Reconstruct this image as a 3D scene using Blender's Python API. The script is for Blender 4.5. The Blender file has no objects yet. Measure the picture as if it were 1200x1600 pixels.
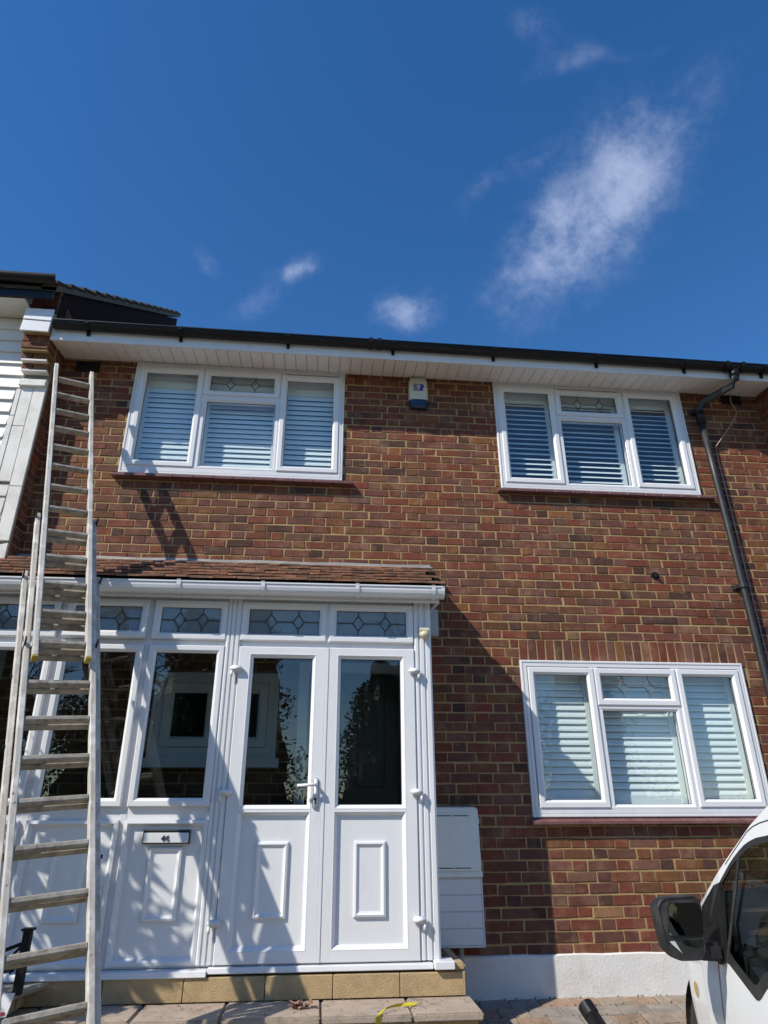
import bpy, bmesh, math, random
from mathutils import Vector, Matrix
random.seed(7)
S = bpy.context.scene
COL = S.collection

# ------------------------------------------------------------------ camera
CAM = Vector((0.0, -5.4319, 0.9139))
RGT = Vector((0.995842, -0.091041, -0.003310))
UPV = Vector((-0.034485, -0.410341, 0.911280))
FWD = Vector((0.084322, 0.907376, 0.411775))
FPX = 1045.0
cd = bpy.data.cameras.new('camera')
cam = bpy.data.objects.new('camera', cd); COL.objects.link(cam)
cd.sensor_fit = 'VERTICAL'; cd.sensor_height = 36.0; cd.lens = 36.0 * FPX / 1600.0
cd.clip_start = 0.05; cd.clip_end = 3000
mw = Matrix((RGT, UPV, -FWD)).transposed().to_4x4(); mw.translation = CAM
cam.matrix_world = mw
S.camera = cam

# ------------------------------------------------------------------ sky and sun
SUN = Vector((1.5, 1.0, -1.6)).normalized()          # direction the light travels
el = math.asin(-SUN.z); az = math.atan2(-SUN.x, -SUN.y)
W = bpy.data.worlds.new('World'); S.world = W; W.use_nodes = True
nt = W.node_tree; nt.nodes.clear()
def wn(t, **k):
    n = nt.nodes.new(t)
    for a, b in k.items(): setattr(n, a, b)
    return n
L = nt.links.new
out = wn('ShaderNodeOutputWorld'); bg = wn('ShaderNodeBackground'); bg.inputs[1].default_value = 0.15
L(bg.outputs[0], out.inputs[0])
sky = wn('ShaderNodeTexSky', sky_type='NISHITA'); sky.sun_disc = False
sky.sun_elevation = el; sky.sun_rotation = az
sky.altitude = 50; sky.air_density = 1.0; sky.dust_density = 0.0; sky.ozone_density = 2.2
tc = wn('ShaderNodeTexCoord')
def vmath(op, a, b=None):
    n = wn('ShaderNodeVectorMath', operation=op)
    for i, s in enumerate((a, b)):
        if s is None: continue
        if isinstance(s, (tuple, list, Vector)): n.inputs[i].default_value = s
        else: L(s, n.inputs[i])
    return n
def smath(op, a, b=0.0, clamp=False):
    n = wn('ShaderNodeMath', operation=op); n.use_clamp = clamp
    for i, s in enumerate((a, b)):
        if isinstance(s, (int, float)): n.inputs[i].default_value = s
        else: L(s, n.inputs[i])
    return n.outputs[0]
D = tc.outputs['Generated']
nz = wn('ShaderNodeTexNoise'); nz.inputs['Scale'].default_value = 9; nz.inputs['Detail'].default_value = 4
L(D, nz.inputs['Vector'])
wob = vmath('SUBTRACT', nz.outputs['Color'], (.5, .5, .5)); sc = wn('ShaderNodeVectorMath', operation='SCALE'); L(wob.outputs[0], sc.inputs[0]); sc.inputs['Scale'].default_value = .065
DW = vmath('ADD', D, sc.outputs[0]).outputs[0]
CLOUDS = [  # centre direction, long axis, cross axis, half length, half width, density : thin cirrus patches
 ((.3332,.6135,.716),(.541,-.7463,.3877),(.7722,.2582,-.5805),.165,.072,1.15),
 ((.2147,.6047,.767),(.8251,-.5325,.1888),(.5226,.5923,-.6133),.10,.018,.34),
 ((.1004,.7473,.6569),(.9496,-.269,.1609),(.2969,.6076,-.7366),.045,.034,.9),
 ((-.0946,.7394,.6665),(.8431,-.2965,.4486),(.5294,.6044,-.5954),.085,.026,.34),
 ((-.0500,.7200,.6920),(.8431,-.2965,.4486),(.5294,.6044,-.5954),.020,.016,.7),
 ((-.1774,.7047,.687),(.7953,.5138,-.3217),(-.5797,.4893,-.6516),.03,.014,.45),
 ((.2356,.4636,.8541),(.9311,.1443,-.3351),(-.2786,.8742,-.3977),.05,.022,.55),
 ((.2902,.4838,.8257),(.9114,-.4027,-.0843),(.2917,.777,-.5578),.07,.016,.4),
 ((-.35,-.55,.75),(.8,-.6,0),(.45,.6,.66),.25,.12,.8),
 ((-.75,.2,.62),(.3,.95,0),(.6,-.2,.77),.22,.08,.7),
 ((.72,-.3,.62),(.4,.92,0),(.57,-.25,.78),.25,.10,.8)]
tot = None
for c, u, v, hl, hw, dn in CLOUDS:
    df = vmath('SUBTRACT', DW, c).outputs[0]
    a = smath('DIVIDE', vmath('DOT_PRODUCT', df, u).outputs['Value'], hl)
    b = smath('DIVIDE', vmath('DOT_PRODUCT', df, v).outputs['Value'], hw)
    r2 = smath('ADD', smath('MULTIPLY', a, a), smath('MULTIPLY', b, b))
    g = smath('MULTIPLY', smath('POWER', 2.718, smath('MULTIPLY', r2, -1.3)), dn)
    g = smath('MULTIPLY', g, smath('GREATER_THAN', vmath('DOT_PRODUCT', D, c).outputs['Value'], .6))
    tot = g if tot is None else smath('ADD', tot, g)
n1 = wn('ShaderNodeTexNoise'); n1.inputs['Scale'].default_value = 15; n1.inputs['Detail'].default_value = 9; n1.inputs['Roughness'].default_value = .66; n1.inputs['Distortion'].default_value = .15
L(D, n1.inputs['Vector'])
n2 = wn('ShaderNodeTexNoise'); n2.inputs['Scale'].default_value = 48; n2.inputs['Detail'].default_value = 7; n2.inputs['Roughness'].default_value = .6; L(DW, n2.inputs['Vector'])
nsum = smath('ADD', smath('MULTIPLY', smath('SUBTRACT', n1.outputs['Fac'], .5), 2.5), smath('MULTIPLY', smath('SUBTRACT', n2.outputs['Fac'], .5), .9))
soft = smath('MINIMUM', tot, 1.0)
mr = wn('ShaderNodeMapRange', interpolation_type='SMOOTHSTEP'); L(smath('ADD', soft, smath('MULTIPLY', nsum, smath('POWER', soft, .6))), mr.inputs[0]); mr.inputs[1].default_value = .06; mr.inputs[2].default_value = 1.55
cl = smath('MULTIPLY', mr.outputs[0], .60, True)
mixc = wn('ShaderNodeMix', data_type='RGBA'); L(cl, mixc.inputs['Factor'])
hs = wn('ShaderNodeHueSaturation'); hs.inputs['Saturation'].default_value = 1.31; hs.inputs['Value'].default_value = 1.0; hs.inputs['Hue'].default_value = .5055
L(sky.outputs[0], hs.inputs['Color'])
L(hs.outputs[0], mixc.inputs['A']); mixc.inputs['B'].default_value = (3.9, 4.4, 5.9, 1)
L(mixc.outputs['Result'], bg.inputs[0])
sl = bpy.data.lights.new('sun', 'SUN'); sl.energy = 5.0; sl.angle = math.radians(.53); sl.color = (1, .94, .83)
so = bpy.data.objects.new('sun', sl); COL.objects.link(so); so.location = (-15, -12, 18)
so.rotation_euler = SUN.to_track_quat('-Z', 'Y').to_euler()
vs = S.view_settings; vs.view_transform = 'Standard'; vs.look = 'None'; vs.exposure = 0.10; vs.gamma = 1; vs.use_curve_mapping = False

# ------------------------------------------------------------------ materials
def newmat(name):
    m = bpy.data.materials.new(name); m.use_nodes = True
    t = m.node_tree; t.nodes.clear()
    o = t.nodes.new('ShaderNodeOutputMaterial'); p = t.nodes.new('ShaderNodeBsdfPrincipled')
    t.links.new(p.outputs[0], o.inputs[0])
    return m, t, p
def noise(t, scale, detail=5, vec=None, rough=.6):
    n = t.nodes.new('ShaderNodeTexNoise'); n.inputs['Scale'].default_value = scale; n.inputs['Detail'].default_value = detail; n.inputs['Roughness'].default_value = rough
    if vec is None:
        g = t.nodes.new('ShaderNodeNewGeometry'); vec = g.outputs['Position']
    t.links.new(vec, n.inputs['Vector']); return n
def mixrgb(t, fac, a, b, mode='MIX'):
    n = t.nodes.new('ShaderNodeMix'); n.data_type = 'RGBA'; n.blend_type = mode
    for k, s in (('Factor', fac), ('A', a), ('B', b)):
        if isinstance(s, (int, float)): n.inputs[k].default_value = s
        elif isinstance(s, tuple): n.inputs[k].default_value = (*s[:3], 1)
        else: t.links.new(s, n.inputs[k])
    return n.outputs['Result']
def ramp(t, fac, a, b):
    n = t.nodes.new('ShaderNodeMapRange'); t.links.new(fac, n.inputs[0]); n.inputs[1].default_value = a; n.inputs[2].default_value = b
    return n.outputs[0]
def M(name, c, c2=None, rough=.5, scale=6, bump=.0, bscale=60, lo=.35, hi=.7, spec=.5, metal=0, stretch=None, dirt=None, dscale=2.0, drange=(.5, .8), damt=.6, coat=0):
    m, t, p = newmat(name)
    vec = None
    if stretch:
        g = t.nodes.new('ShaderNodeNewGeometry'); mp = t.nodes.new('ShaderNodeMapping'); mp.inputs['Scale'].default_value = stretch
        t.links.new(g.outputs['Position'], mp.inputs[0]); vec = mp.outputs[0]
    c2 = c2 or tuple(x * .82 for x in c)
    n = noise(t, scale, 6, vec)
    colr = mixrgb(t, ramp(t, n.outputs['Fac'], lo, hi), c, c2)
    if dirt:
        n2 = noise(t, dscale, 8, vec, .7); f = ramp(t, n2.outputs['Fac'], *drange)
        mu = t.nodes.new('ShaderNodeMath'); mu.operation = 'MULTIPLY'; mu.inputs[1].default_value = damt; t.links.new(f, mu.inputs[0])
        colr = mixrgb(t, mu.outputs[0], colr, dirt)
    t.links.new(colr, p.inputs['Base Color'])
    p.inputs['Roughness'].default_value = rough; p.inputs['Specular IOR Level'].default_value = spec; p.inputs['Metallic'].default_value = metal
    p.inputs['Coat Weight'].default_value = coat; p.inputs['Coat Roughness'].default_value = .05
    if bump:
        nb = noise(t, bscale, 6, vec); b = t.nodes.new('ShaderNodeBump'); b.inputs['Strength'].default_value = bump; b.inputs['Distance'].default_value = .01
        t.links.new(nb.outputs['Fac'], b.inputs['Height']); t.links.new(b.outputs[0], p.inputs['Normal'])
    return m
def brickmat(name, src):
    m, t, p = newmat(name)
    if src == 'obj':
        n = t.nodes.new('ShaderNodeObjectInfo'); col = n.outputs['Color']
    else:
        n = t.nodes.new('ShaderNodeAttribute'); n.attribute_name = 'Col'; col = n.outputs['Color']
    n1 = noise(t, 22, 8, None, .7); n2 = noise(t, 140, 4); n3 = noise(t, 7, 4)
    dark = mixrgb(t, .5, col, (.03, .02, .02)); lite = mixrgb(t, .30, col, (.46, .28, .16))
    c = mixrgb(t, ramp(t, n1.outputs['Fac'], .45, .72), col, dark)
    c = mixrgb(t, ramp(t, n3.outputs['Fac'], .50, .72), c, lite)
    c = mixrgb(t, ramp(t, n2.outputs['Fac'], .62, .75), c, lite)
    n4 = noise(t, 1.1, 5, None, .65); c = mixrgb(t, ramp(t, n4.outputs['Fac'], .30, .78), c, mixrgb(t, .30, c, (.035,.025,.02)))
    t.links.new(c, p.inputs['Base Color']); p.inputs['Roughness'].default_value = .82; p.inputs['Specular IOR Level'].default_value = .3
    b = t.nodes.new('ShaderNodeBump'); b.inputs['Strength'].default_value = .55; b.inputs['Distance'].default_value = .006
    nb = noise(t, 85, 7, None, .7); t.links.new(nb.outputs['Fac'], b.inputs['Height']); t.links.new(b.outputs[0], p.inputs['Normal'])
    return m
def glassmat(name, tint=(1, 1, 1), extra=.0, ior=1.5, wav=0.0):
    m = bpy.data.materials.new(name); m.use_nodes = True; t = m.node_tree; t.nodes.clear()
    o = t.nodes.new('ShaderNodeOutputMaterial'); mx = t.nodes.new('ShaderNodeMixShader')
    tr = t.nodes.new('ShaderNodeBsdfTransparent'); tr.inputs[0].default_value = (*tint, 1)
    gl = t.nodes.new('ShaderNodeBsdfGlossy'); gl.inputs['Roughness'].default_value = .003; gl.inputs['Color'].default_value = (1, 1, 1, 1)
    lw = t.nodes.new('ShaderNodeLayerWeight'); lw.inputs[0].default_value = .5
    fr = t.nodes.new('ShaderNodeMath'); fr.operation = 'POWER'; fr.inputs[1].default_value = 5; t.links.new(lw.outputs['Facing'], fr.inputs[0])
    if wav:
        nb = noise(t, 2.2, 2); b = t.nodes.new('ShaderNodeBump'); b.inputs['Strength'].default_value = wav; b.inputs['Distance'].default_value = .02
        t.links.new(nb.outputs['Fac'], b.inputs['Height']); t.links.new(b.outputs[0], gl.inputs['Normal'])
    ad = t.nodes.new('ShaderNodeMath'); ad.operation = 'MULTIPLY_ADD'; ad.inputs[1].default_value = .92; ad.inputs[2].default_value = .04+extra; ad.use_clamp = True
    t.links.new(fr.outputs[0], ad.inputs[0]); t.links.new(ad.outputs[0], mx.inputs[0]); t.links.new(tr.outputs[0], mx.inputs[1]); t.links.new(gl.outputs[0], mx.inputs[2]); t.links.new(mx.outputs[0], o.inputs[0])
    return m
def obscure(name, col, amt):
    m = glassmat(name, (.85, .88, .88), .03); t = m.node_tree; o = [n for n in t.nodes if n.type == 'OUTPUT_MATERIAL'][0]; src = o.inputs[0].links[0].from_socket
    d = t.nodes.new('ShaderNodeBsdfDiffuse'); d.inputs[0].default_value = (*col, 1); mx = t.nodes.new('ShaderNodeMixShader'); mx.inputs[0].default_value = amt
    t.links.new(src, mx.inputs[1]); t.links.new(d.outputs[0], mx.inputs[2]); t.links.new(mx.outputs[0], o.inputs[0]); return m
OBSC = obscure('obscured_glass', (.34, .42, .46), .34)
B_OBJ = brickmat('brick_face', 'obj'); B_ATT = brickmat('brick_face_far', 'att')
MORTAR = M('mortar', (.42, .29, .130), (.30, .205, .09), .95, 9, .5, 150, dirt=(.16, .12, .08), dscale=3.5, drange=(.52, .75), damt=.5)
UPVC = M('white_upvc', (.70, .70, .71), (.65, .65, .67), .34, 3, .03, 25, stretch=(1,1,.3), dirt=(.40, .37, .31), dscale=11, drange=(.54, .82), damt=.42)
UPVC2 = M('white_upvc_clean', (.72, .725, .735), (.67, .675, .69), .30, 2.0, .03, 18, stretch=(1,1,.3), dirt=(.46, .43, .38), dscale=12, drange=(.56, .82), damt=.34)
SOFFIT = M('soffit_upvc', (.80, .78, .745), (.75, .73, .70), .4, 3, dirt=(.55, .5, .45), dscale=5, damt=.3)
GASKET = M('black_gasket', (.02, .02, .022), None, .5)
BLACKP = M('black_plastic', (.007, .007, .008), (.012, .012, .013), .38, 12, .05, 40, spec=.3)
PIPE = M('grey_black_pipe', (.016, .017, .019), (.024, .025, .028), .48, 10, dirt=(.12, .11, .10), dscale=6, damt=.35)
SILL = M('oxblood_sill', (.17, .075, .07), (.12, .05, .048), .38, 10, .15, 60, dirt=(.30, .19, .17), dscale=9, damt=.5)
PLINTH = M('white_render', (.72, .70, .66), (.66, .64, .61), .85, 5, .35, 70, dirt=(.42, .37, .30), dscale=3, drange=(.52, .8), damt=.6)
LEAD = M('lead_flashing', (.27, .255, .24), (.18, .17, .16), .6, 8, .3, 30, dirt=(.45, .44, .42), dscale=5)
TILE = M('clay_tile', (.33, .145, .075), (.21, .10, .06), .8, 14, .4, 80, dirt=(.085, .065, .048), dscale=7, drange=(.40, .62), damt=.75)
TILED = M('dark_roof_tile', (.06, .046, .036), (.03, .024, .02), .95, 14, .4, 60, dirt=(.12, .11, .06), dscale=6, damt=.6)
STONE = M('yellow_stone', (.47, .34, .18), (.37, .26, .13), .9, 12, .6, 130, dirt=(.20, .15, .10), dscale=4, drange=(.55, .8), damt=.6)
SLABM = M('buff_slab', (.40, .32, .25), (.31, .25, .20), .9, 9, .5, 120, dirt=(.10, .08, .06), dscale=8, drange=(.55, .72), damt=.8)
PAVER = [M('block_paver', c, tuple(x * .7 for x in c), .92, 14, .5, 110, dirt=(.10, .085, .05), dscale=6, drange=(.5, .72), damt=.7) for c in ((.33, .26, .20), (.34, .23, .165), (.31, .265, .23))]
SANDJ = M('drive_sand', (.20, .165, .115), (.13, .115, .075), .97, 10, .5, 90, dirt=(.08, .09, .035), dscale=4, damt=.6)
INNER = M('room_wall', (.30, .29, .28), None, .9)
DARKW = M('dark_door', (.07, .05, .042), None, .35, 10)
GLASS = glassmat('window_glass', (.95, .98, .975), .02)
GLASSP = glassmat('porch_glass', (.80, .84, .83), .02, wav=.012)
CAME = M('lead_came', (.06, .06, .065), None, .5)
SHUT = M('shutter_white', (.83, .86, .87), (.79, .83, .85), .4, 2)
CREAM = M('cream_plastic', (.62, .56, .40), (.55, .49, .34), .4, 8)
ALARM = M('aged_alarm_cover', (.58, .56, .44), (.50, .50, .38), .42, 6, dirt=(.34, .33, .20), dscale=14, damt=.4)
NAVY = M('navy_plastic', (.010, .022, .06), None, .3)
LOGO = M('blue_print', (.03, .04, .30), None, .5)
METERM = M('meter_box_grp', (.78, .77, .71), (.73, .72, .67), .45, 4, dirt=(.42, .40, .34), dscale=7, damt=.3)
GREYP = M('grey_pvc', (.45, .46, .48), None, .45)
IRON = M('black_iron', (.008, .008, .008), (.016, .014, .013), .55, 20, .2, 80, spec=.2)
YEL = M('yellow_webbing', (.62, .50, .02), (.5, .4, .02), .7, 30, .3, 200)
RUST = M('brown_litter', (.16, .05, .03), (.35, .22, .15), .9, 30)
WBOARD = M('white_weatherboard', (.74, .72, .68), (.74, .73, .71), .45, 3, dirt=(.5, .47, .42), dscale=5, damt=.3)
NSTONE = M('painted_stone', (.78, .755, .71), (.71, .69, .64), .8, 5, .35, 60, dirt=(.40, .36, .30), dscale=5, damt=.5)
GREYJ = M('grey_joint', (.26, .24, .22), None, .9)
VANW = M('van_white_paint', (.78, .79, .80), (.75, .76, .78), .22, 2, dirt=(.42, .39, .33), dscale=3.5, drange=(.55, .85), damt=.35, coat=.6)
VANBLK = M('van_black_trim', (.016, .016, .018), (.028, .028, .028), .5, 20, .15, 120, dirt=(.12, .11, .10), dscale=8, damt=.4)
RUBBER = M('tyre_rubber', (.02, .02, .02), (.035, .033, .03), .85, 20, .2, 60)
ALLOY = M('wheel_steel', (.30, .30, .31), None, .4, metal=.7)
MIRROR, mt_, mp_ = newmat('mirror_glass'); mp_.inputs['Base Color'].default_value = (.55, .57, .58, 1); mp_.inputs['Metallic'].default_value = 1; mp_.inputs['Roughness'].default_value = .03
VGLASS = glassmat('van_glass', (.50, .58, .55), .02)
SEAT = M('van_seat_cloth', (.03, .032, .036), None, .9)
AMBER = M('indicator_lens', (.50, .34, .10), None, .25)
CABLE = M('pink_cable', (.42, .28, .26), None, .5)
BARK = M('bark', (.085, .065, .05), (.045, .035, .028), .95, 20, .6, 50)
LEAFG = M('shrub_leaf', (.05, .10, .025), (.03, .065, .015), .5, 9)
LEAFD = M('evergreen_leaf', (.028, .055, .022), (.015, .032, .012), .6, 3)
ASPH = M('road_asphalt', (.05, .05, .052), (.04, .04, .042), .95, 3, .3, 90)
PRINT = M('black_print', (.012, .012, .012), None, .4)
REDP = M('red_print', (.5, .03, .03), None, .5)
GREYM = M('letter_plate_metal', (.66, .67, .67), (.60, .61, .61), .35, 30, metal=.1)

# ------------------------------------------------------------------ mesh helpers
class MB:
    def __init__(s): s.v = []; s.f = []
    def face(s, pts):
        n = len(s.v); s.v += [tuple(p) for p in pts]; s.f.append(tuple(range(n, n + len(pts))))
    def box(s, x0, x1, y0, y1, z0, z1):
        n = len(s.v)
        s.v += [(x0,y0,z0),(x1,y0,z0),(x1,y1,z0),(x0,y1,z0),(x0,y0,z1),(x1,y0,z1),(x1,y1,z1),(x0,y1,z1)]
        s.f += [tuple(n + i for i in q) for q in ((0,3,2,1),(4,5,6,7),(0,1,5,4),(1,2,6,5),(2,3,7,6),(3,0,4,7))]
        return s
    def hexa(s, p):      # 8 points, same order as box
        n = len(s.v); s.v += [tuple(q) for q in p]
        s.f += [tuple(n + i for i in q) for q in ((0,3,2,1),(4,5,6,7),(0,1,5,4),(1,2,6,5),(2,3,7,6),(3,0,4,7))]
        return s
    def ring(s, x0, x1, z0, z1, prof, cap=False):     # mitred frame: profile of (inset, y)
        n = len(s.v)
        for i, y in prof: s.v += [(x0+i,y,z0+i),(x1-i,y,z0+i),(x1-i,y,z1-i),(x0+i,y,z1-i)]
        for k in range(len(prof) - 1):
            a = n + 4*k; b = a + 4
            for j in range(4): s.f.append((a+j, a+(j+1)%4, b+(j+1)%4, b+j))
        if cap: a = n + 4*(len(prof)-1); s.f.append((a, a+1, a+2, a+3))
        return s
    def tube(s, pts, r, seg=10, caps=True, rz=None):
        P = [Vector(p) for p in pts]; n = len(s.v); up = Vector((0,0,1))
        for i, p in enumerate(P):
            d = (P[min(i+1,len(P)-1)] - P[max(i-1,0)]).normalized()
            a = d.cross(up if abs(d.z) < .95 else Vector((1,0,0))).normalized(); b = d.cross(a)
            rr = r[i] if isinstance(r, (list, tuple)) else r
            for k in range(seg):
                t = 2*math.pi*k/seg; q = p + a*(rr*math.cos(t)) + b*((rz or 1)*rr*math.sin(t)); s.v.append(tuple(q))
        for i in range(len(P)-1):
            for k in range(seg):
                a0 = n+i*seg+k; a1 = n+i*seg+(k+1)%seg; s.f.append((a0, a1, a1+seg, a0+seg))
        if caps:
            s.f.append(tuple(n+k for k in range(seg))[::-1]); e = n+(len(P)-1)*seg; s.f.append(tuple(e+k for k in range(seg)))
        return s
    def sweep(s, path, prof):   # prof in (y,z) swept along x positions [(x,dy,dz)]
        n = len(s.v); m = len(prof)
        for x, dy, dz in path:
            for y, z in prof: s.v.append((x, y+dy, z+dz))
        for i in range(len(path)-1):
            for k in range(m-1): a = n+i*m+k; s.f.append((a, a+1, a+1+m, a+m))
        return s
    def mesh(s, name, bevel=0, smooth=False, seg=1):
        me = bpy.data.meshes.new(name); me.from_pydata(s.v, [], s.f)
        bm = bmesh.new(); bm.from_mesh(me)
        if bevel:
            bmesh.ops.remove_doubles(bm, verts=bm.verts, dist=1e-5)
            bmesh.ops.bevel(bm, geom=[e for e in bm.edges if len(e.link_faces) == 2 and e.calc_face_angle(0) > .5], offset=bevel, segments=seg, affect='EDGES', clamp_overlap=True)
        bmesh.ops.recalc_face_normals(bm, faces=bm.faces)
        bm.to_mesh(me); bm.free()
        if smooth:
            for p in me.polygons: p.use_smooth = True
        return me
def link(name, me, mat, parent=None, loc=None, rot=None):
    o = bpy.data.objects.new(name, me); COL.objects.link(o)
    if me and mat and not me.materials: me.materials.append(mat)
    if loc is not None: o.location = loc
    if rot is not None: o.rotation_euler = rot
    if parent is not None:
        o.parent = parent; o.matrix_parent_inverse = WM[parent].inverted()
        WM[o] = WM[parent] @ WM[parent].inverted() @ Matrix.LocRotScale(o.location, o.rotation_euler, None)
    else: WM[o] = Matrix.LocRotScale(o.location, o.rotation_euler, None)
    return o
WM = {}
def obj(name, mb, mat, parent=None, bevel=0, smooth=False, seg=1, loc=None, rot=None):
    return link(name, mb.mesh(name, bevel, smooth, seg), mat, parent, loc, rot)
def thing(name, label, cat, loc=(0,0,0), group=None):
    o = bpy.data.objects.new(name, None); COL.objects.link(o); o.location = loc; o.empty_display_size = .1
    WM[o] = Matrix.Translation(loc); return tag(o, label, cat, group)
def tag(o, label, cat, group=None):
    o['label'] = label; o['category'] = cat
    if group: o['group'] = group
    return o
def structure(o): o['kind'] = 'structure'; return o
def stuff(o): o['kind'] = 'stuff'; return o
def box(x0,x1,y0,y1,z0,z1): return MB().box(x0,x1,y0,y1,z0,z1)

# ------------------------------------------------------------------ ground
def gz(y): return -.24 if y > 0 else (-.24 + .1733*y if y > -1.5 else -.50)
g = MB(); ys = [60, 0, -1.5, -9]; 
for a, b in zip(ys, ys[1:]): g.face([(-400,a,gz(a)),(-400,b,gz(b)),(400,b,gz(b)),(400,a,gz(a))])
g.face([(-400,-9,-.5),(-400,-60,-.5),(400,-60,-.5),(400,-9,-.5)]); g.face([(-400,-60,-.5),(-400,-900,-.5),(400,-900,-.5),(400,-60,-.5)]); g.face([(-400,900,-.24),(-400,60,-.24),(400,60,-.24),(400,900,-.24)])
structure(obj('ground', g, SANDJ))
structure(obj('road', MB().face([(-400,-9.5,-.494),(-400,-15.5,-.494),(400,-15.5,-.494),(400,-9.5,-.494)]) or box(-400,400,-15.5,-9.5,-.52,-.494), ASPH))
pav = structure(obj('paving', MB().box(.97,4.3,-1.5,-.004,-.55,-.502), SANDJ))
slope = math.atan(.1733)
pm = []
for k in range(5):
    b = MB(); j = [random.uniform(-.002,.002) for _ in range(8)]
    b.hexa([(-.1+j[0],-.062,-.05),(.1,-.062+j[1],-.05),(.1,.062,-.05),(-.1,.062,-.05),(-.1,-.062,j[2]),(.1+j[3],-.062,j[4]),(.1,.062+j[5],j[6]),(-.1,.062,j[7])])
    pm.append(b.mesh('paver', .005))
r = 0
pv_far = MB()
for r in range(11):
    yy = -.075 - r*.128; off = .1 if r % 2 else 0
    for c in range(19):
        xx = 1.02 + off + c*.206 + random.uniform(-.003,.003)
        if xx > 4.2 or (xx > 1.62+.14*(yy+2.5) and yy < -.75): continue
        me = pm[random.randrange(5)]
        o = bpy.data.objects.new('paver', me); COL.objects.link(o)
        if not me.materials: me.materials.append(PAVER[0])
        o.material_slots[0].link = 'OBJECT'; o.material_slots[0].material = PAVER[min(2, int(random.random()*3))]
        o.parent = pav; o.location = (xx, yy, gz(yy)+.006+random.uniform(-.002,.003)); o.rotation_euler = (slope+random.uniform(-.012,.012), random.uniform(-.012,.012), random.uniform(-.015,.015))
# moss and grit in the joints
gm = MB(); rnd = random.Random(3)
for i in range(240):
    x = rnd.uniform(1.0, 3.2); y = rnd.choice((rnd.uniform(-.03,-.005), -.011-.128*rnd.randrange(6)+rnd.uniform(-.012,.012))); z = gz(y)+.008
    for k in range(3):
        a = rnd.uniform(0,6.28); h = rnd.uniform(.004,.014); w = .004
        gm.face([(x-w*math.cos(a),y-w*math.sin(a),z),(x+w*math.cos(a),y+w*math.sin(a),z),(x+rnd.uniform(-.01,.01),y+rnd.uniform(-.01,.01),z+h)])
o = stuff(obj('moss', gm, LEAFG)); tag(o, 'moss and tiny weeds in the joints of the block paving', 'moss')

# ------------------------------------------------------------------ brickwork
PAL = [((.200,.054,.028),34),((.162,.060,.040),31),((.182,.067,.029),19),((.092,.040,.028),9),((.235,.088,.030),4),((.29,.165,.07),.6),((.205,.092,.058),6)]
def bcol(r):
    t = r.uniform(0, sum(w for _, w in PAL))
    for c, w in PAL:
        t -= w
        if t <= 0: break
    k = r.uniform(.74, 1.06); return (c[0]*k*r.uniform(.93,1.07), c[1]*k*r.uniform(.93,1.07), c[2]*k*r.uniform(.93,1.07), 1)
def brick_geo(w, h, r, d=.014):
    j = lambda a: r.uniform(-a, a)
    x, z = w/2, h/2; c = .0025
    ob = [(-x+j(.0022),.0,-z+j(.0022)),(x+j(.0022),.0,-z+j(.0022)),(x+j(.0022),.0,z+j(.0022)),(-x+j(.0022),.0,z+j(.0022))]
    fy = [j(.0014) for _ in range(4)]
    chip = r.randrange(4) if r.random() < .22 else -1
    fr = [(ob[i][0]-math.copysign(c+abs(j(.002)),ob[i][0]), -.0032+fy[i], ob[i][2]-math.copysign(c+abs(j(.002)),ob[i][2])) for i in range(4)]
    if chip >= 0: fr[chip] = (fr[chip][0]*(1-.014/w), fr[chip][1]+.001, fr[chip][2]*(1-.010/h)); ob[chip] = (ob[chip][0]*(1-.008/w), 0, ob[chip][2]*(1-.006/h))
    bk = [(p[0], d, p[2]) for p in ob]
    v = bk + ob + fr
    f = [(8,9,10,11)] + [(4+i,4+(i+1)%4,8+(i+1)%4,8+i) for i in range(4)] + [(i,(i+1)%4,4+(i+1)%4,4+i) for i in range(4)]
    return v, f
def flemish(x0, x1, z0, z1, holes, r, phase=0.0):
    out = []; k0 = int(math.floor(z0/.075)); k1 = int(math.ceil(z1/.075))
    for k in range(k0, k1):
        za, zb = max(k*.075+.005, z0), min(k*.075+.070, z1)
        if zb - za < .02: continue
        x = x0 - .7 + phase + (.16875 if k % 2 else 0) + r.uniform(-.012,.012); st = True
        while x < x1:
            w = .215 if st else .1025
            jt = r.uniform(-.0045,.0045); segs = [(x+jt, x+jt+w)]
            for hx0,hx1,hz0,hz1 in holes:
                if zb > hz0+.012 and za < hz1-.012:
                    ns = []
                    for a, b in segs:
                        if b <= hx0 or a >= hx1: ns.append((a, b)); continue
                        if a < hx0: ns.append((a, hx0-.004))
                        if b > hx1: ns.append((hx1+.004, b))
                    segs = ns
            for a, b in segs:
                a = max(a, x0+.004); b = min(b, x1-.004)
                wz = .0022*math.sin((a+b)*1.9+k*2.4)+r.uniform(-.0012,.0012)
                if b - a > .022: out.append((a, b, za+wz, zb+wz))
            x += w + .010; st = not st
    return out
def px(p):
    d = Vector(p) - CAM; z = d.dot(FWD); return 600+FPX*d.dot(RGT)/z, 800-FPX*d.dot(UPV)/z, z
def soldiers(x0, x1, z0, z1, r):
    n = round((x1-x0)/.075); p = (x1-x0)/n
    return [(x0+i*p+.005, x0+(i+1)*p-.005, z0, z1) for i in range(n)]
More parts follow.
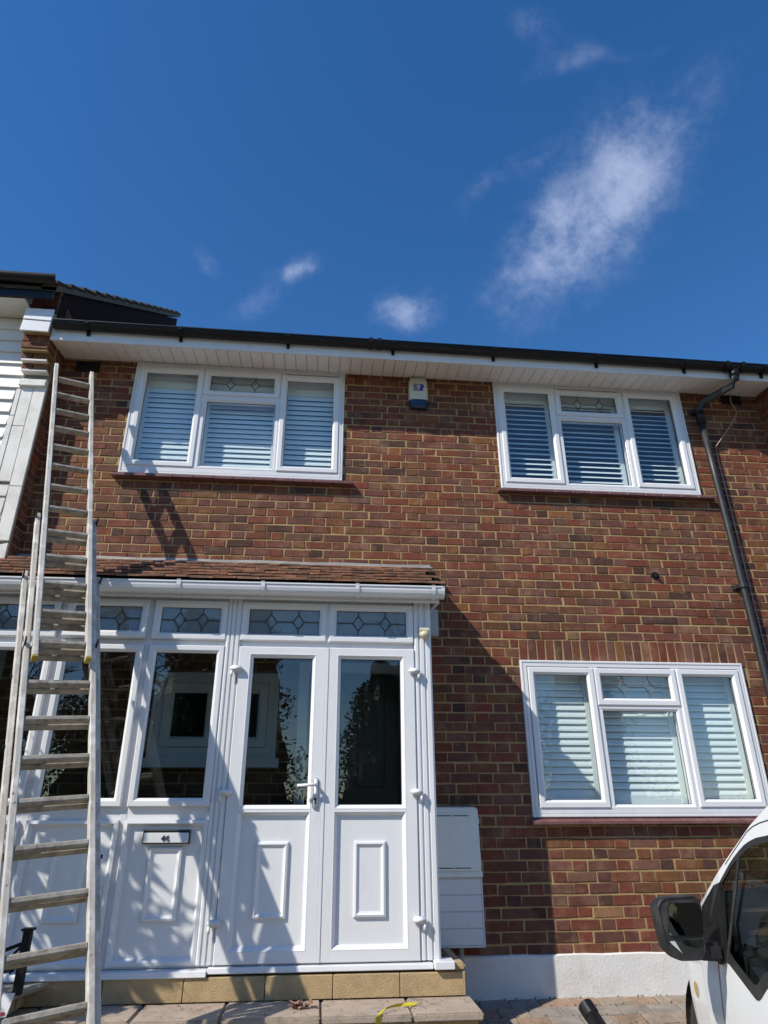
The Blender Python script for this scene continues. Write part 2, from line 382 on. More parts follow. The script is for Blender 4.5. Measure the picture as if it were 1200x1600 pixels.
def lay_bricks(parent, rects, r, nobj, xf=None):
    # the nobj that show largest become objects, the rest one mesh
    def size(q):
        X, Y, z = px(((q[0]+q[1])/2, 0, (q[2]+q[3])/2))
        if not (-10 < X < 1210 and -10 < Y < 1610): return 0
        if (q[0]+q[1])/2 < .88 and q[2] < 2.8: return 0
        if X > 1090 and Y > 1330: return 0
        if 1.2 > (q[0]+q[1])/2 and q[2] < .95: return 0
        return (q[1]-q[0])*(q[3]-q[2])/z**2
    rects = sorted(rects, key=size, reverse=True)
    cache = {}; far = MB(); fc = []
    for i, q in enumerate(rects):
        w, h = q[1]-q[0], q[3]-q[2]; c = bcol(r); cx, cz = (q[0]+q[1])/2, (q[2]+q[3])/2
        if i < nobj and size(q) > 0:
            key = (round(w, 3), round(h, 3), r.randrange(3))
            if key not in cache:
                v, f = brick_geo(w, h, r); me = bpy.data.meshes.new('brick'); me.from_pydata(v, [], f); me.materials.append(B_OBJ); cache[key] = me
            o = bpy.data.objects.new('brick', cache[key]); COL.objects.link(o); o.color = c
            o.parent = parent; o.location = (cx, r.uniform(-.0015,.0015), cz); o.rotation_euler = (r.uniform(-.006,.006), r.uniform(-.004,.004), r.uniform(-.004,.004))
        else:
            v, f = brick_geo(w, h, r); n = len(far.v); dy = r.uniform(-.0015,.0015)
            far.v += [(a+cx, b+dy, e+cz) for a, b, e in v]; far.f += [tuple(n+k for k in t) for t in f]; fc += [c]*len(f)
    if not far.f: return
    me = bpy.data.meshes.new('brickwork'); me.from_pydata(far.v, [], far.f)
    if xf: me.transform(xf)
    ca = me.color_attributes.new('Col', 'FLOAT_COLOR', 'CORNER')
    arr = []
    for p, c in zip(me.polygons, fc): arr += list(c)*p.loop_total
    ca.data.foreach_set('color', arr)
    o = link('brickwork', me, B_ATT, parent); stuff(o); return o

# ------------------------------------------------------------------ the house
XL, XR = -2.54, 4.35
house = thing('brick_house', 'brown multi-tone brick terraced house front with white windows and black gutter', 'house', (0.9, 0, -.24))
HU = (-1.85, .125, 3.665, 4.85); HR = (1.595, 3.525, 3.655, 4.84); HL = (1.625, 3.55, .888, 2.072)
HI = (-1.28, -.33, 1.30, 1.93); HD = (-.17, .70, .0, 2.02)
HOLES = [HU, HR, HL, HI, HD]
zs = lambda x: 4.85 - .006*x       # soffit line at the wall
# backing wall with openings, split on the opening edges
wb = MB(); xs = sorted({XL, XR, *[h[0] for h in HOLES], *[h[1] for h in HOLES]}); zz = sorted({-.30, 5.0, *[h[2] for h in HOLES], *[h[3] for h in HOLES]})
cell = lambda i, k: not any(h[0]-1e-6 <= xs[i] and xs[i+1] <= h[1]+1e-6 and h[2]-1e-6 <= zz[k] and zz[k+1] <= h[3]+1e-6 for h in HOLES) if 0 <= i < len(xs)-1 and 0 <= k < len(zz)-1 else False
for i in range(len(xs)-1):
    for k in range(len(zz)-1):
        if not cell(i, k): continue
        a, b, c, d = xs[i], xs[i+1], zz[k], zz[k+1]
        for y in (.0015, .27): wb.face([(a,y,c),(b,y,c),(b,y,d),(a,y,d)])
        for di, dk, e in ((-1,0,[(a,.0015,c),(a,.27,c),(a,.27,d),(a,.0015,d)]),(1,0,[(b,.0015,c),(b,.27,c),(b,.27,d),(b,.0015,d)]),(0,-1,[(a,.0015,c),(b,.0015,c),(b,.27,c),(a,.27,c)]),(0,1,[(a,.0015,d),(b,.0015,d),(b,.27,d),(a,.27,d)])):
            if not cell(i+di, k+dk): wb.face(e)
wall = obj('wall', wb, MORTAR, house)
rb = random.Random(11)
SX0, SX1 = 1.63, 3.60
rects = flemish(XL, XR, .0, 4.85, HOLES + [(SX0-.002, SX1+.002, 2.0, 2.25)], rb, .02)
rects += soldiers(SX0, SX1, 2.04, 2.245, rb)
# parent transform of bricks is the house empty's child: undo offset once
def lay(parent, rects, r, nobj):
    before = set(COL.objects)
    o = lay_bricks(parent, rects, r, nobj)
    for q in COL.objects:
        if q not in before and q.name.startswith('brick') and q is not o: q.matrix_parent_inverse = WM[parent].inverted()
lay(wall, rects, rb, 300)
# shell behind the front wall: side, back and floors keep the rooms dark
sh = MB(); sh.box(XL,XL+.2,.27,6,-.3,5.0).box(XR-.2,XR,.27,6,-.3,5.0).box(XL,XR,6.0,6.2,-.3,5.0).box(XL+.2,XR-.2,.27,6,2.45,2.65).box(XL+.2,XR-.2,.27,6,4.88,4.98).box(XL+.2,XR-.2,.27,6,-.29,-.1).box(.9,1.0,.272,5.9,-.1,2.45).box(.9,1.0,.272,5.9,2.65,4.88)
obj('inner_shell', sh, INNER, house)
# plinth
pl = MB(); n = 24
for i in range(n):
    a = .90+(XR-.90)*i/n; b = .90+(XR-.90)*(i+1)/n; ra, rc = math.sin(i*2.1)*.003, math.sin((i+1)*2.1)*.003
    pl.hexa([(a,-.024,-.45),(b,-.024,-.45),(b,.004,-.45),(a,.004,-.45),(a,-.024+ra*.5,.008+ra),(b,-.024+rc*.5,.008+rc),(b,.004,.018+rc),(a,.004,.018+ra)])
obj('plinth', pl, PLINTH, house)
# air bricks under the soffit
for x0, x1 in ((-2.41,-2.19),(3.97,4.19)):
    b = MB().box(x0,x1,-.008,.01,4.72,4.835)
    for i in range(6): b.box(x0+.015+i*.035,x0+.032+i*.035,-.012,-.0085,4.73,4.825)
    obj('air_brick', b, IRON, house)
# an old broken fixing hole in the brickwork
b = MB().tube([(2.93,.0,2.845),(2.93,-.012,2.845)], .035, 9); b.tube([(2.935,-.012,2.835),(2.94,-.035,2.828)], .014, 8)
obj('old_fixing', b, IRON, house)
SASH = [(0,.02),(0,-.026),(.006,-.032),(.040,-.032),(.058,-.014),(.058,.012)]
slatmesh = {}
def slat_me(w, tilt):
    k = (round(w,3), round(tilt,2))
    if k not in slatmesh:
        b = MB(); pr = [(-.032,0),(-.018,.0045),(.018,.0045),(.032,0),(.018,-.0045),(-.018,-.0045)]
        c, s_ = math.cos(tilt), math.sin(tilt); pr = [(y*c - z*s_, y*s_ + z*c) for y, z in pr]
        n = len(pr)
        b.v = [(-w/2,y,z) for y,z in pr] + [(w/2,y,z) for y,z in pr]
        b.f = [(i,(i+1)%n,n+(i+1)%n,n+i) for i in range(n)] + [tuple(range(n))[::-1], tuple(range(n,2*n))]
        slatmesh[k] = b.mesh('slat'); slatmesh[k].materials.append(SHUT)
    return slatmesh[k]
def leading(parent, x0, x1, z0, z1, y):
    b = MB(); zc = (z0+z1)/2; w = x1-x0; h = z1-z0; r = .0038; dx = .042; dz = h*.30
    def seg(p, q): b.tube([(p[0],y,p[1]),(q[0],y,q[1])], r, 4)
    c1, c2 = x0+w*.31, x0+w*.70
    for c in (c1, c2):
        for p, q in (((c-dx,zc),(c,zc+dz)),((c,zc+dz),(c+dx,zc)),((c+dx,zc),(c,zc-dz)),((c,zc-dz),(c-dx,zc)),((c,zc+dz),(c,z1)),((c,zc-dz),(c,z0))): seg(p, q)
    seg((x0,zc),(c1-dx,zc)); seg((c1+dx,zc),(c2-dx,zc)); seg((c2+dx,zc),(x1,zc))
    obj('leading', b, CAME, parent)
def pane(parent, x0, x1, z0, z1, y, mat=None, tilt=0):
    b = MB().box(x0-.004, x1+.004, y, y+.006, z0-.004, z1+.004); o = obj('pane', b, mat or GLASS, parent)
    gk = MB().ring(x0-.004, x1+.004, z0-.004, z1+.004, [(0,y-.004),(.0075,y-.004),(.0075,y-.0005)]); obj('gasket', gk, GASKET, parent)
    return o
def house_window(outer, sashes, fan, mid, tilt, sillx, top_rail):
    x0,x1,z0,z1 = outer; fr = MB()
    fr.ring(x0, x1, z0, z1, [(0,.07),(0,-.020),(.005,-.024),(.016,-.024),(.018,-.016),(.024,-.016),(.026,-.022),(.05,-.022),(.052,.0),(.052,.07)])
    fr.box(x0+.03, x1-.03, -.0205, .06, z0+.004, mid[2]-.02)                # deep bottom rail
    for a in ((sashes[0][1]+fan[0])/2, (sashes[1][0]+fan[1])/2): fr.box(a-.035, a+.035, -.0195, .06, z0+.05, z1-.05)
    fr.box(fan[0]-.002, fan[1]+.002, -.019, .06, mid[3]+.012, fan[2]+.01)   # transom
    w = obj('window', fr, UPVC, house)
    for s in sashes + [fan]:
        obj('sash', MB().ring(*s, SASH), UPVC2, w, .0012)
        pane(w, s[0]+.058, s[1]-.058, s[2]+.058, s[3]-.058, .002)
    obj('bead', MB().ring(mid[0]-.03, mid[1]+.03, mid[2]-.03, mid[3]+.03, [(0,.01),(0,-.022),(.012,-.022),(.03,-.006),(.03,.012)]), UPVC2, w)
    pane(w, *mid, .002)
    leading(w, fan[0]+.058, fan[1]-.058, fan[2]+.058, fan[3]-.058, -.003)
    # plantation shutters: three panels, stiles and rails, each slat its own piece
    for a, b, c, d in ((sashes[0][0],sashes[0][1],sashes[0][2],sashes[0][3]),(fan[0],fan[1],mid[2]-.03,fan[3]),(sashes[1][0],sashes[1][1],sashes[1][2],sashes[1][3])):
        a += .012; b -= .012; c -= .01; d += .01; pt = rb.uniform(-.06,.06)
        st = MB().ring(a, b, c, d, [(0,.135),(0,.105),(.045,.105),(.045,.135)]); st.box(a+.04,b-.04,.108,.132,d-top_rail,d-.02).box(a+.04,b-.04,.108,.132,c+.02,c+.10)
        obj('shutter_frame', st, SHUT, w)
        za, zb = c+.10, d-top_rail; n = max(1, round((zb-za)/.0535)); p = (zb-za)/n; me = slat_me(b-a-.094, tilt)
        for i in range(n):
            o = link('slat', me, SHUT, w, ((a+b)/2, .12, za+(i+.5)*p), (rb.uniform(-.05,.05)+pt, 0, rb.uniform(-.002,.002)))
    # sill
    s0, s1 = sillx; sl_ = MB(); zt = z0-.002; n = 12; rs = random.Random(int(s0*100))
    for i in range(n):
        a, b = s0+(s1-s0)*i/n, s0+(s1-s0)*(i+1)/n-.003; dz = rs.uniform(-.0015,.0015)
        sl_.hexa([(a,-.072,zt-.048+dz),(b,-.072,zt-.048+dz),(b,.003,zt-.048),(a,.003,zt-.048),(a,-.072,zt-.022+dz),(b,-.072,zt-.022+dz),(b,.003,zt),(a,.003,zt)])
    obj('sill', sl_, SILL, w, .004)
    return w
house_window(HU, [(-1.80,-1.213,3.742,4.80),(-.478,.078,3.735,4.785)], (-1.205,-.49,4.515,4.80), (-1.158,-.518,3.768,4.45), math.radians(68), (-1.89,.222), .15)
house_window(HR, [(1.643,2.205,3.716,4.787),(2.918,3.474,3.714,4.787)], (2.212,2.895,4.475,4.775), (2.227,2.866,3.738,4.425), math.radians(40), (1.555,3.635), .11)
house_window(HL, [(1.682,2.237,.951,2.014),(2.952,3.497,.953,2.014)], (2.243,2.94,1.714,2.012), (2.263,2.90,.976,1.671), math.radians(66), (1.60,3.62), .06)
# windows and door that the porch hides: inner hall window and front door
iw = obj('window', MB().ring(*HI, [(0,.05),(0,-.03),(.03,-.03),(.034,-.022),(.075,-.022),(.075,.05)]).box(-.80,-.76,-.018,.045,HI[2]+.07,HI[3]-.07), UPVC, house)
for a, b in ((HI[0]+.078,-.802),(-.758,HI[1]-.078)):
    obj('sash', MB().ring(a, b, HI[2]+.078, HI[3]-.078, [(0,.03),(0,-.030),(.006,-.036),(.055,-.036),(.075,-.012),(.075,.012)]), UPVC2, iw)
    pane(iw, a+.075, b-.075, HI[2]+.153, HI[3]-.153, .004)
obj('sill', box(HI[0]-.04, HI[1]+.03, -.09, .0, HI[2]-.07, HI[2]-.002), UPVC, iw, .004)
fd = obj('front_door', box(HD[0]+.075, HD[1]-.075, .04, .085, .09, HD[3]-.08), DARKW, house)
obj('door_frame', MB().ring(HD[0]-.005, HD[1]+.005, HD[2], HD[3]+.005, [(0,.06),(0,-.03),(.075,-.03),(.075,.06)]), UPVC, fd)
for a, b, c, d in ((.02,.24,1.1,1.82),(.29,.51,1.1,1.82),(.02,.24,.25,.95),(.29,.51,.25,.95)): obj('door_panel', MB().ring(a, b, c, d, [(0,.039),(.012,.028),(.03,.03),(.05,.038)], True), DARKW, fd)
# ---- eaves
FY, GY = -.33, -.385
zf = lambda x: 4.812 - .006*x
gt = lambda x: 4.94 - .010*x
sf = obj('soffit', MB().hexa([(XL,FY+.02,zf(XL)+.012),(XR,FY+.02,zf(XR)+.012),(XR,.0,zs(XR)+.012),(XL,.0,zs(XL)+.012),(XL,FY+.02,zf(XL)+.03),(XR,FY+.02,zf(XR)+.03),(XR,.0,zs(XR)+.03),(XL,.0,zs(XL)+.03)]), GASKET, house)
nb = 66; bw = (XR-XL)/nb
for i in range(nb):
    a, b = XL+i*bw+.0008, XL+(i+1)*bw-.0008; c = .0028
    bb = MB(); bb.hexa([(a+c,FY+.018,zf(a)),(b-c,FY+.018,zf(b)),(b-c,-.003,zs(b)),(a+c,-.003,zs(a)),(a,FY+.018,zf(a)+.011),(b,FY+.018,zf(b)+.011),(b,-.003,zs(b)+.011),(a,-.003,zs(a)+.011)])
    obj('soffit_board', bb, SOFFIT, sf)
fa = MB().hexa([(XL,FY-.012,zf(XL)-.012),(XR,FY-.012,zf(XR)-.012),(XR,FY+.016,zf(XR)-.012),(XL,FY+.016,zf(XL)-.012),(XL,FY-.012,gt(XL)-.004),(XR,FY-.012,gt(XR)-.004),(XR,FY+.016,gt(XR)-.004),(XL,FY+.016,gt(XL)-.004)])
obj('fascia', fa, UPVC2, house, .003)
prof = []
for i in range(11):
    t = math.pi*i/10; prof.append((GY-.055*math.cos(t), -.058*math.sin(t)))
prof = [(GY-.055-.006,.004),(GY-.055-.006,-.006)] + prof + [(GY+.055,.01)]
inner = [(y*.0+ (GY+(y-GY)*.93), z*.93) for y, z in prof[::-1]]
gu = MB(); gu.sweep([(x,0,gt(x)) for x in (XL+.03, -1, .3, 1.5, 2.7, 3.4, XR+1.2)], prof + inner + prof[:1])
gutter = obj('gutter', gu, BLACKP, house, smooth=False)
for x in (-2.21,-1.39,-.415,.561,1.52,2.53,3.41,4.2):     # fascia brackets
    z = gt(x); b = MB(); pp = []
    for i in range(9): t = math.pi*i/8; pp.append((GY-.064*math.cos(t), z-.066*math.sin(t)))
    b.sweep([(x-.014,0,0),(x+.014,0,0)], pp); b.box(x-.014,x+.014,FY-.03,FY-.0125,z-.095,z-.03); obj('bracket', b, BLACKP, gutter)
for x in (.35,.43,3.82,3.98):     # union straps
    z = gt(x); pp = []
    for i in range(13): t = math.pi*i/12; pp.append((GY-.063*math.cos(t), z-.065*math.sin(t)))
    b = MB().sweep([(x-.02,0,0),(x+.02,0,0)], [(GY-.066,z+.012)]+pp+[(GY+.063,z+.01)]); obj('joint', b, BLACKP, gutter)
dp = MB(); ox = 3.90; oz = gt(ox)
dp.tube([(ox,GY,oz-.05),(ox-.005,GY,oz-.16),(ox-.03,GY+.03,oz-.205),(3.69,-.115,4.645),(3.662,-.078,4.60),(3.66,-.07,4.54),(3.662,-.07,4.44)], .036, 14)
dp.tube([(3.66,-.07,4.45),(3.675,-.07,3.8),(3.70,-.07,2.5),(3.715,-.07,1.5),(3.73,-.07,-.2)], .030, 14)
down = obj('downpipe', dp, PIPE, house, smooth=True)
for sk in (MB().tube([(ox,GY,oz-.055),(ox-.004,GY,oz-.125)], .043, 14), MB().tube([(3.659,-.07,4.60),(3.662,-.07,4.42)], .040, 14)): obj('collar', sk, BLACKP, down, smooth=True)
for z, x in ((4.58,3.66),(2.75,3.695),(1.2,3.718)):
    b = MB().tube([(x,-.07,z+.02),(x,-.07,z-.02)], .041, 14).box(x-.07,x+.07,-.014,-.004,z-.022,z+.022).box(x-.05,x+.05,-.05,-.015,z-.016,z+.016); obj('pipe_clip', b, PIPE, down)
# roof of this house: low pitched tiles behind the gutter
rf = MB(); rf.hexa([(XL+.02,-.37,4.97),(XR+1.2,-.37,4.93),(XR+1.2,5,8.2),(XL+.02,5,8.2),(XL+.02,-.37,4.99),(XR+1.2,-.37,4.95),(XR+1.2,5,8.25),(XL+.02,5,8.25)])
obj('roof', rf, TILED, house)

# ------------------------------------------------------------------ neighbour on the left
nb_ = thing('neighbour_house', 'neighbouring house with white weatherboards and projecting corbelled brick party wall', 'house', (-2.9,-.16,-.24))
QY = -.16
nw = obj('wall', MB().box(-6.5, XL-.002, QY, .4, -.3, 5.35), GREYJ, nb_)
rn = random.Random(5)
# brick return beside the main wall: bricks laid on the x face
ret = []
for k in range(33, 71):
    z0_, z1_ = k*.075+.005, k*.075+.07
    if k % 2: ret.append((-.155,-.005,z0_,z1_))
    else: ret += [(-.155,-.09,z0_,z1_),(-.08,-.005,z0_,z1_)]
obj('return_wall', box(XL-.001, XL+.003, QY+.003, -.001, 2.4, 5.3), MORTAR, nb_)
far = MB(); fcs = []
for a, b, c, d in ret:
    v, f = brick_geo(b-a, d-c, rn); n = len(far.v); cx, cz = (a+b)/2, (c+d)/2
    far.v += [(XL+.006-y*1.0, cx+x, cz+z) for x, y, z in v]; far.f += [tuple(n+k for k in t) for t in f]; fcs += [bcol(rn)]*len(f)
def colmesh(name, far, fcs, parent):
    me = bpy.data.meshes.new(name); me.from_pydata(far.v, [], far.f)
    bm = bmesh.new(); bm.from_mesh(me); bmesh.ops.recalc_face_normals(bm, faces=bm.faces); bm.to_mesh(me); bm.free()
    ca = me.color_attributes.new('Col', 'FLOAT_COLOR', 'CORNER'); arr = []
    for p, c in zip(me.polygons, fcs): arr += list(c)*p.loop_total
    ca.data.foreach_set('color', arr); return stuff(link(name, me, B_ATT, parent))
colmesh('brickwork', far, fcs, nb_)
# flat painted facing strips beside the corner
for x0_, x1_, z0_, z1_, y in ((-2.645,-2.543,3.42,4.42,-.012),(-2.645,-2.543,2.93,3.415,-.012),(-2.75,-2.65,4.0,4.45,-.010),(-2.75,-2.65,3.46,3.995,-.010),(-2.79,-2.752,4.1,4.47,-.014),(-2.80,-2.752,3.45,4.095,-.014),(-2.645,-2.543,4.425,4.475,-.012)):
    obj('facing_board', box(x0_, x1_, QY+y-.012, QY-.0005, z0_, z1_), NSTONE, nb_, .003)
obj('render_facing', box(-6.45, -2.95, QY-.014, QY-.001, -.28, 3.38), NSTONE, nb_)
obj('render_facing', box(-2.945, XL-.004, QY-.013, QY-.001, -.28, 2.49), NSTONE, nb_)
# crazy paving stone facing lower down
stn = [[(-2.65,3.43),(-2.80,3.43),(-2.82,3.32),(-2.66,3.33)],[(-2.83,3.43),(-2.98,3.42),(-2.96,3.36),(-2.84,3.34)],[(-2.66,3.31),(-2.73,3.31),(-2.665,3.17)],[(-2.76,3.31),(-2.97,3.33),(-2.96,3.13),(-2.70,3.16)],[(-2.655,3.14),(-2.95,3.10),(-2.93,2.99),(-2.69,3.03)],[(-2.66,3.00),(-2.94,2.96),(-2.92,2.86),(-2.65,2.91)],[(-2.545,2.915),(-2.64,2.89),(-2.94,2.84),(-2.9,2.76),(-2.545,2.78)],[(-2.545,2.765),(-2.9,2.745),(-2.9,2.5),(-2.545,2.5)]]
for s in stn:
    b = MB(); n = len(s); cx = sum(p[0] for p in s)/n; cz = sum(p[1] for p in s)/n
    b.v = [(x,QY-.001,z) for x,z in s] + [(cx+(x-cx)*.97,QY-.016,cz+(z-cz)*.97) for x,z in s]
    b.f = [tuple(range(n,2*n))] + [(i,(i+1)%n,n+(i+1)%n,n+i) for i in range(n)]
    obj('stone', b, NSTONE, nb_)
# weatherboards
for i in range(14):
    z = 5.16 - i*.128; xr = -2.76 if z > 4.48 else -2.80
    b = MB(); b.hexa([(-6.4,QY-.034,z-.135),(xr,QY-.034,z-.135),(xr,QY,z-.135),(-6.4,QY,z-.135),(-6.4,QY-.010,z),(xr,QY-.010,z),(xr,QY,z),(-6.4,QY,z)])
    if z > 3.5: obj('weatherboard', b, WBOARD, nb_, .002)
# corbelled brick pier head with white cap
CX0, CX1 = -2.775, -2.545
far = MB(); fcs = []
steps_ = [(4.475,4.55,-.19),(4.56,4.63,-.235),(4.64,4.71,-.28),(4.72,4.86,-.33),(5.12,5.19,-.34),(5.2,5.27,-.34),(5.28,5.34,-.34)]
pc = obj('corbel', MB().box(CX0+.004,CX1-.003,-.382,QY-.162,4.862,5.10).box(CX0+.004,CX1-.003,QY-.16,.0,4.7,5.38).box(CX0+.004,CX1-.003,QY-.10,.0,4.62,4.705).box(CX0+.004,CX1-.003,QY-.05,.0,4.54,4.625), MORTAR, nb_)
def solidbrick(x0_,x1_,y0_,y1_,z0_,z1_):
    c = bcol(rn); o = obj('brick', box(x0_,x1_,y0_,y1_,z0_,z1_), B_OBJ, pc, .004); o.color = c
for z0_, z1_, y in steps_:
    if z0_ < 4.5: continue
    if z1_ - z0_ > .1: solidbrick(CX0,CX1,y,-.17,4.72,4.785); solidbrick(CX0,CX0+.11,y,-.17,4.795,4.86); solidbrick(CX0+.12,CX1,y,-.17,4.795,4.86)
    elif int(round(z0_*100)) % 2: solidbrick(CX0,CX1,y,-.17,z0_,z1_)
    else: solidbrick(CX0,CX0+.09,y,-.17,z0_,z1_); solidbrick(CX0+.1,CX1,y,-.17,z0_,z1_)
for z, y in ((4.552,-.24),(4.632,-.285),(4.475,-.20)): obj('mortar_shelf', box(CX0+.002,CX1-.004,y+.004,-.165,z-.014,z+.006), NSTONE, pc, .002)
obj('corbel_block', box(CX0,CX1,-.215,-.165,4.40,4.46), NSTONE, pc, .003)
obj('cap_board', MB().hexa([(CX0-.012,-.402,4.855),(CX1+.006,-.402,4.85),(CX1+.006,-.384,4.85),(CX0-.012,-.384,4.855),(CX0-.006,-.40,4.975),(CX1+.01,-.40,4.97),(CX1+.01,-.384,4.97),(CX0-.006,-.384,4.975)]), UPVC2, pc, .003)
obj('cap_board', MB().hexa([(CX0-.004,-.408,4.978),(CX1+.012,-.408,4.968),(CX1+.012,-.384,4.97),(CX0-.004,-.384,4.98),(CX0-.004,-.40,5.105),(CX1+.012,-.40,5.105),(CX1+.012,-.384,5.105),(CX0-.004,-.384,5.105)]), UPVC2, pc, .003)
# eaves and roof
obj('soffit', box(-6.5,CX0-.016,-.46,QY-.0,5.17,5.19), SOFFIT, nb_)
obj('fascia', box(-6.5,CX0+.24,-.49,-.462,5.155,5.36), BLACKP, nb_)
gp = [(-.545-.055*math.cos(math.pi*i/10), 5.34-.058*math.sin(math.pi*i/10)) for i in range(11)]
obj('gutter', MB().sweep([(-6.5,0,0),(-2.50,0,0)], gp+[(y*.96-.02,z) for y,z in gp[::-1]]), BLACKP, nb_)
k = .775; y0_, y1_ = -.50, 3.45
zr = lambda y: 5.235 + k*(y+.5)
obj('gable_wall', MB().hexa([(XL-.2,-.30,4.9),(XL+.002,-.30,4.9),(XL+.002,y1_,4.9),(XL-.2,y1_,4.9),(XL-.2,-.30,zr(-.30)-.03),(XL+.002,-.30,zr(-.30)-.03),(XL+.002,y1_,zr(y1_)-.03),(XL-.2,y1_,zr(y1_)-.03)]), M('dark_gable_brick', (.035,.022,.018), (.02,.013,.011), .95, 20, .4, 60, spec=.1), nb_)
nr = obj('roof', MB().hexa([(-6.5,y0_,zr(y0_)),(XL+.03,y0_,zr(y0_)),(XL+.03,y1_,zr(y1_)),(-6.5,y1_,zr(y1_)),(-6.5,y0_,zr(y0_)+.04),(XL+.03,y0_,zr(y0_)+.04),(XL+.03,y1_,zr(y1_)+.04),(-6.5,y1_,zr(y1_)+.04)]), TILED, nb_)
for i in range(15):
    a = y0_-.05 + i*.265; b = a+.30
    obj('tile', MB().hexa([(XL-.25,a,zr(a)+.075),(XL+.055,a,zr(a)+.075),(XL+.055,b,zr(b)+.045),(XL-.25,b,zr(b)+.045),(XL-.25,a,zr(a)+.115),(XL+.055,a,zr(a)+.115),(XL+.055,b,zr(b)+.07),(XL-.25,b,zr(b)+.07)]), TILED, nr, .006)
obj('verge_mortar', MB().hexa([(XL-.1,y0_,zr(y0_)-.005),(XL+.04,y0_,zr(y0_)-.005),(XL+.04,y1_,zr(y1_)-.005),(XL-.1,y1_,zr(y1_)-.005),(XL-.1,y0_,zr(y0_)+.07),(XL+.04,y0_,zr(y0_)+.07),(XL+.04,y1_,zr(y1_)+.07),(XL-.1,y1_,zr(y1_)+.07)]), M('verge_mortar', (.16,.14,.10), (.09,.08,.06), .95, 12, .4), nr)

# right hand party wall
pr_ = thing('party_wall', 'projecting brick party wall at the end of the soffit beyond the drainpipe', 'wall', (4.47,-.15,-.24))
obj('wall', box(XR+.004,XR+.30,-.34,.3,-.3,4.86), MORTAR, pr_)
far = MB(); fcs = []
for k in range(-3, 64):
    z0_, z1_ = k*.075+.005, k*.075+.07
    for a, b in (((-.34,-.235),(-.225,-.005)) if k % 2 else ((-.34,-.125),(-.115,-.005))):
        v, f = brick_geo(b-a, z1_-z0_, rn); n = len(far.v)
        far.v += [(XR-.002+y, (a+b)/2-x, (z0_+z1_)/2+z) for x, y, z in v]; far.f += [tuple(n+q for q in t) for t in f]; fcs += [bcol(rn)]*len(f)
    for a, b in (((XR+.004,XR+.21),(XR+.22,XR+.3)) if k % 2 else ((XR+.004,XR+.1),(XR+.11,XR+.3))):
        v, f = brick_geo(b-a, z1_-z0_, rn); n = len(far.v)
        far.v += [((a+b)/2+x, -.346+y, (z0_+z1_)/2+z) for x, y, z in v]; far.f += [tuple(n+q for q in t) for t in f]; fcs += [bcol(rn)]*len(f)
colmesh('brickwork', far, fcs, pr_)

# ------------------------------------------------------------------ the porch
P = -.61
porch = thing('porch', 'white plastic double door porch with clay tile roof and leaded top lights', 'porch', (-.85, P, .06))
PX0, PX1 = -2.50, .79
FRB = P+.06
# fixed frame
pf = MB()
pf.box(PX0, .66, P+.012, FRB, 2.335, 2.40)                       # head
pf.box(PX0, .66, P+.010, FRB, 2.008, 2.05)                       # transom
pf.box(PX0, -.692, P+.010, FRB, .885, .962)                      # middle rail
pf.box(PX0, .66, P+.010, FRB, .085, .10)
for a, b in ((-2.50,-2.44),(-1.862,-1.815),(-1.252,-1.213)): pf.box(a, b, P+.008, FRB-.001, .10, 2.336)
pfr = obj('frame', pf, UPVC, porch, .002)
def flute(x0, x1, z0, z1, ys=(0,-.008)):
    b = MB(); w = x1-x0; pr = [(0,.0),(0,-.012),(.10,-.018),(.22,-.018),(.25,-.008),(.33,-.008),(.36,-.018),(.55,-.018),(.58,-.008),(.66,-.008),(.69,-.018),(.90,-.018),(1,-.010),(1,.0)]
    n = len(pr); b.v = [(x0+w*t, P+y, z0) for t,y in pr] + [(x0+w*t, P+y, z1) for t,y in pr]
    b.f = [(i,i+1,n+i+1,n+i) for i in range(n-1)] + [tuple(range(n)), tuple(range(n,2*n))[::-1]]
    b.box(x0+.002, x1-.002, P+.001, FRB, z0, z1); return b
obj('post', flute(-.690,-.592,.10,2.40), UPVC2, porch)
obj('corner_post', flute(.664,PX1,.10,2.40), UPVC2, porch)
PS = [(0,.03),(0,-.016),(.005,-.022),(.034,-.022),(.052,-.004),(.052,.02)]
def yp(pr): return [(i, P+y) for i, y in pr]
# windows: fixed lights with sash profile
def light(name, x0, x1, z0, z1, fan=False, open_=0, grp=porch):
    w = obj(name, MB().ring(x0, x1, z0, z1, yp(PS)), UPVC2, grp, .0012)
    pane(w, x0+.052, x1-.052, z0+.052, z1-.052, P+.004, OBSC if fan else GLASSP)
    if fan: leading(w, x0+.052, x1-.052, z0+.052, z1-.052, P+.0005)
    if open_:   # top hung, pushed out at the foot
        q = Matrix.Translation((0,P,z1)) @ Matrix.Rotation(-open_, 4, 'X') @ Matrix.Translation((0,-P,-z1))
        for o in [w] + list(w.children): o.data.transform(q)
    return w
for a, b in ((-2.438,-1.862),(-1.815,-1.252),(-1.213,-.692)): light('window', a, b, .962, 2.008)
for a, b, o in ((-2.438,-1.864,.0),(-1.815,-1.250,.10),(-1.213,-.692,0),(-.590,.022,0),(.044,.660,0)): light('top_light', a, b, 2.05, 2.336, True, o)
